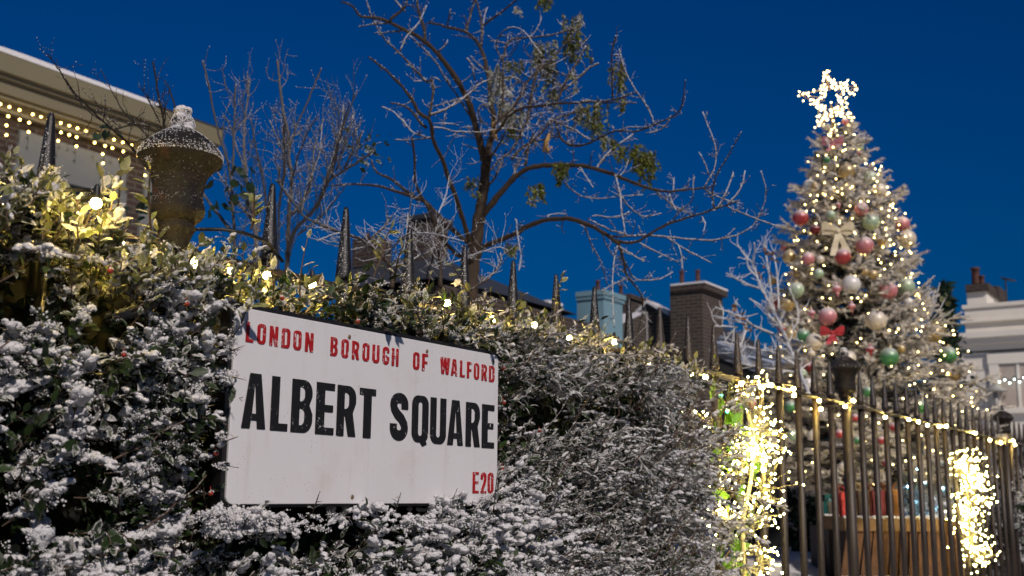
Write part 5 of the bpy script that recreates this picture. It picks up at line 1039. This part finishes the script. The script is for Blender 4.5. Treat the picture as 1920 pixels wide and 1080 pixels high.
for k, (x, y, d_, sx_, sz_, lb) in enumerate(((1825, 960, 9.0, .30, .48, 'snow laden shrub behind the second twig light bundle'), (1900, 980, 9.3, .38, .50, 'snow laden shrub at the right edge behind the close set bars'), (1868, 905, 10.8, .40, .45, 'taller snow laden shrub further back near the third urn post'))):
    snow_bush('snowy_shrub', lb, PX(x, y, d_), np.array([sx_, sx_, sz_]), 2200, BUSHL, .12, 420, 20 + k)
c = PX(1505, 965, 10.5); snow_bush('dark_shrub', 'dark clipped evergreen shrub left of the gift boxes', c, np.array([.22, .22, .34]), 1600, DARKL, -.3, 40, 31)
# dark tree silhouette right of the Christmas tree
T = Tree(14.0); T.branch([(1785, 760), (1782, 690), (1780, 620), (1778, 560)], 9, 3, -.2)
dk = thing('evergreen_tree', 'dark evergreen tree between the Christmas tree and the white house', 'tree', PX(1785, 800, 14.0) * [1, 1, 0] + [0, 0, .5]); dl = MB(); n = 2600; yv = rng.uniform(535, 860, n); hw = np.interp(yv, [535, 600, 700, 860], [4, 15, 22, 30])
p = np.array([PX(1772 + 8 * (y - 535) / 300 + rng.normal() * h_ * .55, y, 14 + rng.normal() * .15) for y, h_ in zip(yv, hw)]); dl.inst(LT[0], LT[1], frames(rng.normal(size=(n, 3)), rng.normal(size=(n, 3))) * rng.uniform(.06, .14, n)[:, None, None], p, rng.uniform(-.6, -.1, n), rng.uniform(size=n), LT[2]); T.finish(dk, BARK, BARK); dl.build('foliage', DARKL, dk).location = -np.array(dk.location)
b = MB(); rl = leaf_t(.42, .1, .1); pp = np.array([PX(x + rng.normal() * 3, y + rng.normal() * 3, 8.9) for x, y in ((1750, 548), (1776, 551), (1765, 562), (1772, 572), (1740, 575), (1780, 585), (1758, 592), (1746, 560), (1770, 600))]); 
sp_ = thing('eucalyptus_spray', 'spray of pale round leaves poking out right of the Christmas tree', 'foliage spray', PX(1735, 615, 8.9)); b.inst(rl[0], rl[1], frames(rng.normal(size=(9, 3)) + [0, 0, .5], rng.normal(size=(9, 3)) * .5 - fw) * .055, pp, np.full(9, .32), np.full(9, .6), rl[2]); b.build('leaves', SHOOT, sp_).location = -np.array(sp_.location)
b = MB()
for x, y in ((1762, 530), (1752, 545), (1775, 555), (1788, 580), (1728, 535)): b.tube([PX(1735, 615, 8.9), PX((1735 + x) / 2 + 4, (615 + y) / 2, 8.88), PX(x, y, 8.9)], [.006, .004, .003], 5, frost=.5)
b.build('stems', BARKW, sp_).location = -np.array(sp_.location)

# ------------------------------------------------------------------ buildings
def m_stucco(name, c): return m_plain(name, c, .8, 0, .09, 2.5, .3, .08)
CREAM = m_stucco('cream_stucco', (.20, .175, .11)); STUC = m_stucco('dimmed_stucco', (.17, .18, .18)); WHITE = m_stucco('white_stucco', (.84, .79, .70)); BLUEW = m_stucco('pale_blue_stucco', (.17, .30, .36))  # all but the white darkened, weaker background light put into the colour
BRICKD = m_brick('brown_brick', (.035, .023, .017), (.06, .04, .028), (.10, .088, .075)); BRICKL = m_brick('dimmed_red_brick', (.032, .018, .014), (.052, .03, .022), (.08, .07, .06))  # brick tones lowered too, standing in for dim light on far houses
GLASS, n, bb, o = mat('window_glass'); bb.inputs['Base Color'].default_value = (.02, .03, .05, 1); bb.inputs['Roughness'].default_value = .08
SLATE = m_plain('slate', (.035, .04, .05), .6, 0, .3, 8); POT = m_plain('clay_pot', (.09, .035, .025), .8); DKW = m_plain('dark_timber_wall', (.015, .015, .014), .8)
YB = 11.0; lh = thing('terraced_house', 'cream corniced brick house with snow on its roof at upper left', 'house', (6, YB, 0)); LO = (-6, -YB, 0)
def part(b, name, m, root=lh, lo=None): o = b.build(name, m, root); o.location = -np.array(root.location); return o
xr = PY(388, 300, YB)[0]
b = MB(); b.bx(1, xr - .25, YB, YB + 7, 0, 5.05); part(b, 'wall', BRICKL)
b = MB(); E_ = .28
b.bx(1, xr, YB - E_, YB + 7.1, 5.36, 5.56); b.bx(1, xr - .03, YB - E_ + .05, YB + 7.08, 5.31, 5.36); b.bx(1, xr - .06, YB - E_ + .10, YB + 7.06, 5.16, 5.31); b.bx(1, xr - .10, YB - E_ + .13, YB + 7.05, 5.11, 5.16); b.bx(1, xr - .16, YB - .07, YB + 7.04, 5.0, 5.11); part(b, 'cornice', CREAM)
b = MB(); nx2 = 160; xsn = np.linspace(1, xr - 1.0, nx2); prof = []
for x in xsn: h_ = .075 + .02 * wob(np.array([[x, 0, 0]]), 7, 3)[0]; prof.append([(x, YB - E_ - .004, 5.563), (x, YB - E_ + .01, 5.56 + h_ * .8), (x, YB - E_ + .15, 5.56 + h_ * 1.2), (x, YB + 6, 5.56 + h_ * 1.4)])
V = np.array(prof).reshape(-1, 3); i, j = np.meshgrid(np.arange(nx2 - 1), np.arange(3), indexing='ij'); k = (i * 4 + j).ravel(); b.add(V, np.stack([k, k + 4, k + 5, k + 1], -1), smooth=True); part(b, 'snow', SNOWF)
b = MB(); b.bx(xr - 1.05, xr, YB - E_ - .005, YB + 6, 5.562, 5.585); part(b, 'lead_flashing', SLATE)
for x0, x1 in ((4.4, 6.42), (6.78, 8.18), (8.46, 9.15)):
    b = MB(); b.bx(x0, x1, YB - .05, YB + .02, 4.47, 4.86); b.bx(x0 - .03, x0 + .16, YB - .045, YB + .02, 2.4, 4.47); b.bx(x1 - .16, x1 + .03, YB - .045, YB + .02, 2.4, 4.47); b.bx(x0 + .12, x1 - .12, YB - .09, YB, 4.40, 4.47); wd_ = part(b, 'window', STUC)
    b = MB(); b.bx(x0 + .17, x1 - .17, YB - .015, YB - .002, 2.4, 4.40); o = b.build('pane', GLASS, wd_); 
    b = MB()
    for t in (.33, .66): xm = x0 + .17 + (x1 - x0 - .34) * t; b.bx(xm - .02, xm + .02, YB - .028, YB - .016, 2.4, 4.40)
    b.build('glazing_bar', CREAM, wd_)
ic = thing('icicle_lights', 'warm icicle lights hanging below the cream cornice', 'icicle lights', (6, YB, 5)); IO = np.array([-6, -YB, -5.]); b = MB(); b.tube([(x, YB - .20, 5.06 - .015 * math.sin(x * 9)) for x in np.linspace(4.5, xr - .2, 60)], .006, 4); lb = MB(); lb.add(ICO1[0] * .0135, ICO1[1], smooth=True); f0 = None; IB = m_emit('icicle_bulb_glow', (1, .66, .18), 14)
for k, x in enumerate(np.arange(6.3, xr - .3, .12)):
    ln = (.10, .22, .34, .16, .28)[k % 5] * rng.uniform(.8, 1.15); b.tube([(x, YB - .20, 5.06), (x + .01, YB - .20, 5.06 - ln)], .004, 3)
    for z in np.arange(.03, ln, .105):
        if f0 is None: o = f0 = lb.build('bulb', IB, ic)
        else: o = copy_part(f0, ic)
        o.location = np.array([x + rng.normal() * .012, YB - .20, 5.05 - z]) + IO
b.build('cable', CABLE, ic).location = IO

def xb(b, X, pa, pb, pt, pbm, dx):   # block whose near face lies on X = const, measured on the photo
    a = PXX(pa, (pt + pbm) / 2, X); c = PXX(pb, (pt + pbm) / 2, X); zt = PXX((pa + pb) / 2, pt, X)[2]; z0 = PXX((pa + pb) / 2, pbm, X)[2]; b.bx(X, X + dx, min(a[1], c[1]), max(a[1], c[1]), z0, zt); return min(a[1], c[1]), max(a[1], c[1]), z0, zt
def pots(root, X, lst, m=POT):
    for px_, pt, pbm, wpx in lst:
        a = PXX(px_, pt, X); c = PXX(px_, pbm, X); r_ = wpx / 2 * X / FPX / math.cos(.2); h_ = a[2] - c[2]; b = MB(); b.lathe([(r_ * .95, 0), (r_ * .9, h_ * .5), (r_ * .85, h_ * .85), (r_ * 1.05, h_ * .87), (r_ * 1.05, h_), (r_ * .8, h_), (r_ * .75, h_ * .7)], (a[0], a[1], c[2] - .03), 14); part(b, 'chimney_pot', m, root)
XB = 22.0; bh = thing('brick_house', 'dark brick gabled house with a tall snow capped chimney and two pots', 'house', PXX(1240, 800, XB) * [1, 1, 0])
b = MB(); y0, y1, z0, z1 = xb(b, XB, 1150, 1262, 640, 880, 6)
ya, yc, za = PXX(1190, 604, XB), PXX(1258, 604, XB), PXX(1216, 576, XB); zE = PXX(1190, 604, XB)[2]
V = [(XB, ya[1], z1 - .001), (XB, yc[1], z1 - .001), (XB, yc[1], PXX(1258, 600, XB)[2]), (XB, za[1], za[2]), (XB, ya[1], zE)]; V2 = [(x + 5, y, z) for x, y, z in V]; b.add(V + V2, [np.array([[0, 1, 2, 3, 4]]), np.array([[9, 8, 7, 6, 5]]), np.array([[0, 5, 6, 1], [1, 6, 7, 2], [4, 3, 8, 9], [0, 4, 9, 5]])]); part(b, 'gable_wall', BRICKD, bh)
b = MB()
for p_, q_ in ((V[4], V[3]), (V[3], V[2])):
    p_, q_ = np.array(p_), np.array(q_); b.add([p_ + [-.06, 0, .0], q_ + [-.06, 0, .0], q_ + [-.06, 0, .09], p_ + [-.06, 0, .09], p_ + [5, 0, 0], q_ + [5, 0, 0], q_ + [5, 0, .09], p_ + [5, 0, .09]], np.array([[0, 1, 2, 3], [3, 2, 6, 7], [4, 7, 6, 5], [0, 4, 5, 1], [0, 3, 7, 4], [1, 5, 6, 2]]))
part(b, 'roof', SLATE, bh); b = MB()
for p_, q_ in ((V[4], V[3]), (V[3], V[2])):
    p_, q_ = np.array(p_) + [-.10, 0, .085], np.array(q_) + [-.10, 0, .085]; u_ = np.array([.6, 0, 0]); h_ = np.array([0, 0, .07]); b.add([p_, q_, q_ + h_, p_ + h_, p_ + u_, q_ + u_, q_ + u_ + h_, p_ + u_ + h_], np.array([[0, 1, 2, 3], [3, 2, 6, 7], [4, 7, 6, 5], [0, 4, 5, 1], [0, 3, 7, 4], [1, 5, 6, 2]]))
part(b, 'verge_snow', SNOWF, bh)
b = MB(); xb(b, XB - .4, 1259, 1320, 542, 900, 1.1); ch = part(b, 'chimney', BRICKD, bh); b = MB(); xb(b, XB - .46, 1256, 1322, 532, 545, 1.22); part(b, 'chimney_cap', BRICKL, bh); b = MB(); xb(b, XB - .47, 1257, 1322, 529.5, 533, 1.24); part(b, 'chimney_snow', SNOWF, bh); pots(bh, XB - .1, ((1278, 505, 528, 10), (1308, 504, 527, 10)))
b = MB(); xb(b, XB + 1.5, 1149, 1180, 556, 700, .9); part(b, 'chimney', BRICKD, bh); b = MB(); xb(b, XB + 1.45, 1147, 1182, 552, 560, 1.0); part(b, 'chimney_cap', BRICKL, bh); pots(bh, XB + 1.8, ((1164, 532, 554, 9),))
XC = 18.0; blh = thing('blue_house', 'pale blue house with a moulded chimney and snow on its roof', 'house', PXX(1110, 800, XC) * [1, 1, 0])
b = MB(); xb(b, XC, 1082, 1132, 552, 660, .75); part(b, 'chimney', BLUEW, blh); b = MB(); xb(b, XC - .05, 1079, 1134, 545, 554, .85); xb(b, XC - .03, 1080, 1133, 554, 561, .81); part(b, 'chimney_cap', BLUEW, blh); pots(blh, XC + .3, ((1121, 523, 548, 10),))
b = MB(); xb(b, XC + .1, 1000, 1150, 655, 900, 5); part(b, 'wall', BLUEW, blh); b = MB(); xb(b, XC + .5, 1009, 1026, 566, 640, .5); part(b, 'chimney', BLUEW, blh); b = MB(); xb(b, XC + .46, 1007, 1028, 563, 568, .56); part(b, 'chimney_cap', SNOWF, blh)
a = PXX(995, 655, XC); c = PXX(1080, 655, XC); zt = PXX(1040, 600, XC + 3)[2]; b = MB(); b.add([(XC, a[1], a[2]), (XC, c[1], a[2]), (XC + 3, c[1], zt), (XC + 3, a[1], zt), (XC + 3, a[1], a[2]), (XC + 3, c[1], a[2])], [np.array([[0, 1, 2, 3], [4, 3, 2, 5]])]); part(b, 'snowy_roof', SNOWF, blh); b = MB(); q = .02; b.add([(XC, a[1] - q, a[2]), (XC, c[1] + q, a[2]), (XC + 3, c[1] + q, zt - .02), (XC + 3, a[1] - q, zt - .02), (XC + 3, a[1] - q, a[2]), (XC + 3, c[1] + q, a[2])], [np.array([[0, 3, 4], [1, 5, 2]])]); part(b, 'gable', BRICKD, blh)
XD = 13.5; dh = thing('slate_house', 'dark slate roofed house half hidden behind the twiggy shrub and tree', 'house', PXX(740, 800, XD) * [1, 1, 0])
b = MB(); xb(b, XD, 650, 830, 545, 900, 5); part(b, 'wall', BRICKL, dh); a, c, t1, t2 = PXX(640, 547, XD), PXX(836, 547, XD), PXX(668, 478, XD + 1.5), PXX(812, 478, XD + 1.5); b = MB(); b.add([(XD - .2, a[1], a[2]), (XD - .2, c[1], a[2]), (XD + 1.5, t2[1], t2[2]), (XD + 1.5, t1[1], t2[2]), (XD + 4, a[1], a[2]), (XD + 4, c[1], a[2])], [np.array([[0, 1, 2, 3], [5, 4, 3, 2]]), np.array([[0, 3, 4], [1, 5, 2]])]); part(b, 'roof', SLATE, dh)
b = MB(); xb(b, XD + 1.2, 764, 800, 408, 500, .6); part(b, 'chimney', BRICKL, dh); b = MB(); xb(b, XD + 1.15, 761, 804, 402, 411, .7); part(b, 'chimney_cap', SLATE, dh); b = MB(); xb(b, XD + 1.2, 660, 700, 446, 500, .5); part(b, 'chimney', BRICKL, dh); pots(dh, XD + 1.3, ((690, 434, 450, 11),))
# shed with snow streaked roof left of the Christmas tree
p0, p1, p2, p3 = PX(1330, 655, 11.5), PX(1535, 735, 11.0), PX(1520, 690, 13.0), PX(1350, 628, 13.2); shd = thing('garden_shed', 'dark timber shed with a snow streaked roof behind the spears', 'shed', (p0 + p2) / 2 * [1, 1, 0] + [0, 0, .5])
b = MB(); dz = np.array([0, 0, .05]); b.add([p0, p1, p2, p3, p0 - dz, p1 - dz, p2 - dz, p3 - dz], np.array([[0, 1, 2, 3], [7, 6, 5, 4], [0, 4, 5, 1], [1, 5, 6, 2], [2, 6, 7, 3], [3, 7, 4, 0]]))
m, n, bb, o = mat('snow_streaked_slate'); mp = nd(n, 'ShaderNodeMapping'); tc = n.nodes.new('ShaderNodeTexCoord'); n.links.new(tc.outputs['Object'], mp.inputs[0]); mp.inputs['Scale'].default_value = (1, 1, 6); fz = step(n, noise(n, 2.2, 5, .7, mp.outputs[0]), .46, .62); n.links.new(mix(n, fz, (.02, .024, .03), (.42, .48, .6)), bb.inputs['Base Color']); bb.inputs['Roughness'].default_value = .7; part(b, 'roof', m, shd)
b = MB(); gf = lambda q: np.array([q[0], q[1], .45]); q0, q1, q2, q3 = [p_ - [0, 0, .06] for p_ in (p0, p1, p2, p3)]; q0, q1, q2, q3 = [q_ * .97 + np.mean([q0, q1, q2, q3], 0) * .03 for q_ in (q0, q1, q2, q3)]
b.add([q0, q1, q2, q3, gf(q0), gf(q1), gf(q2), gf(q3)], np.array([[0, 4, 5, 1], [1, 5, 6, 2], [2, 6, 7, 3], [3, 7, 4, 0], [0, 1, 2, 3]])); part(b, 'wall', DKW, shd)
# white house at the right
XW = 26.0; wh = thing('white_house', 'white stucco house with parapet and cornice at the right edge', 'house', PXX(1850, 800, XW) * [1, 1, 0])
yl = PXX(1796, 600, XW)[1]; zc = PXX(1850, 566, XW)[2]; zs_ = PXX(1850, 598, XW)[2]; zco = PXX(1850, 626, XW)[2]; zb2 = PXX(1850, 644, XW)[2]
b = MB(); b.bx(XW + .25, XW + 8, -8, yl - .1, 0, zc - .08); part(b, 'wall', WHITE, wh)
b = MB(); b.bx(XW + .2, XW + 8.02, -8, yl - .06, zc - .08, zc); b.bx(XW + .16, XW + 8.03, -8, yl - .02, zs_ - .03, zs_ + .02); part(b, 'parapet', WHITE, wh)
b = MB(); b.bx(XW - .25, XW + 8.1, -8, yl + .28, zco - .10, zco + .02); b.bx(XW - .15, XW + 8.08, -8, yl + .2, zco - .22, zco - .10); b.bx(XW - .02, XW + 8.05, -8, yl + .10, zco - .36, zco - .22); part(b, 'cornice', WHITE, wh)
b = MB()
zg = zco - .40
b.bx(XW + .05, XW + .26, -8, yl - .02, 0, zg); part(b, 'rusticated_wall', WHITE, wh)
b = MB()
for k in range(9): b.bx(XW + .04, XW + .055, yl - .95, yl - .03, zg - .08 - .30 * k - .012, zg - .08 - .30 * k)
part(b, 'joint_lines', m_plain('stucco_joint', (.42, .39, .35), .9), wh)
a = PXX(1872, 682, XW); c = PXX(1872, 765, XW); ye = PXX(1945, 700, XW)[1]; b = MB(); b.bx(XW - .02, XW + .06, ye - .25, a[1] + .22, a[2], a[2] + .22); b.bx(XW - .01, XW + .06, a[1], a[1] + .2, c[2], a[2]); b.bx(XW - .01, XW + .06, ye - .2, ye, c[2], a[2]); b.bx(XW - .08, XW + .06, ye - .3, a[1] + .28, c[2] - .12, c[2]); wn = part(b, 'window', WHITE, wh)
b = MB(); b.bx(XW + .03, XW + .045, ye, a[1], c[2], a[2]); o = b.build('pane', m_plain('lit_curtain_tone', (.50, .42, .36), .35, 0, .12, 6), wn)  # opaque pane, warmth of a curtain lit from inside put into its colour
b = MB(); 
for t in (.5,): ym = ye + (a[1] - ye) * t; b.bx(XW + .01, XW + .029, ym - .03, ym + .03, c[2], a[2])
b.build('glazing_bar', WHITE, wn)
b = MB(); xb(b, XW + 2.2, 1814, 1851, 545, 600, 1.6); part(b, 'chimney', WHITE, wh); b = MB(); xb(b, XW + 2.1, 1810, 1854, 532, 546, 1.8); part(b, 'chimney_cap', BRICKL, wh); pots(wh, XW + 2.6, ((1828, 500, 531, 15), (1840, 515, 533, 10)))
b = MB(); xb(b, XW + 4.5, 1862, 1874, 536, 600, 1.0); part(b, 'chimney', BRICKL, wh)
b = MB(); a = PXX(1889, 575, XW + 3); c = PXX(1885, 525, XW + 3); b.tube([a, c], .02, 5); e = PXX(1878, 522, XW + 3); g = PXX(1902, 527, XW + 3); b.tube([e, g], .02, 4)
for t in np.linspace(0, 1, 6): q = e + (g - e) * t; b.tube([q + [-.25, 0, 0], q + [.25, 0, .05]], .012, 3)
part(b, 'aerial', SLATE, wh)
pts = [PXX(x, y, XW - .25) for x, y in ((1874, 716), (1884, 712), (1893, 718), (1902, 711), (1912, 716), (1920, 708))]
string('string_lights', 'pale cool bulbs standing in for reflections in the window of the white house', pts, 0, scale=2.4, emat=m_emit('window_reflection_glow', (.75, 1, .95), 8), crad=.008)  # glowing bulbs added in place of reflections in the pane
lc = thing('wall_lantern', 'grey wall lantern beside the window of the white house', 'lantern', PXX(1870, 745, XW) + [-.2, 0, 0]); b = MB(); b.lathe([(.001, .32), (.10, .22), (.24, .14), (.25, .11), (.02, .10)], (0, 0, 0), 16); b.tube([(0, 0, .1), (0, 0, -.35)], .05, 8); b.tube([(0, 0, -.2), (.26, 0, -.3)], .03, 6); b.build('lantern_body', m_plain('grey_metal', (.35, .34, .32), .5), lc)
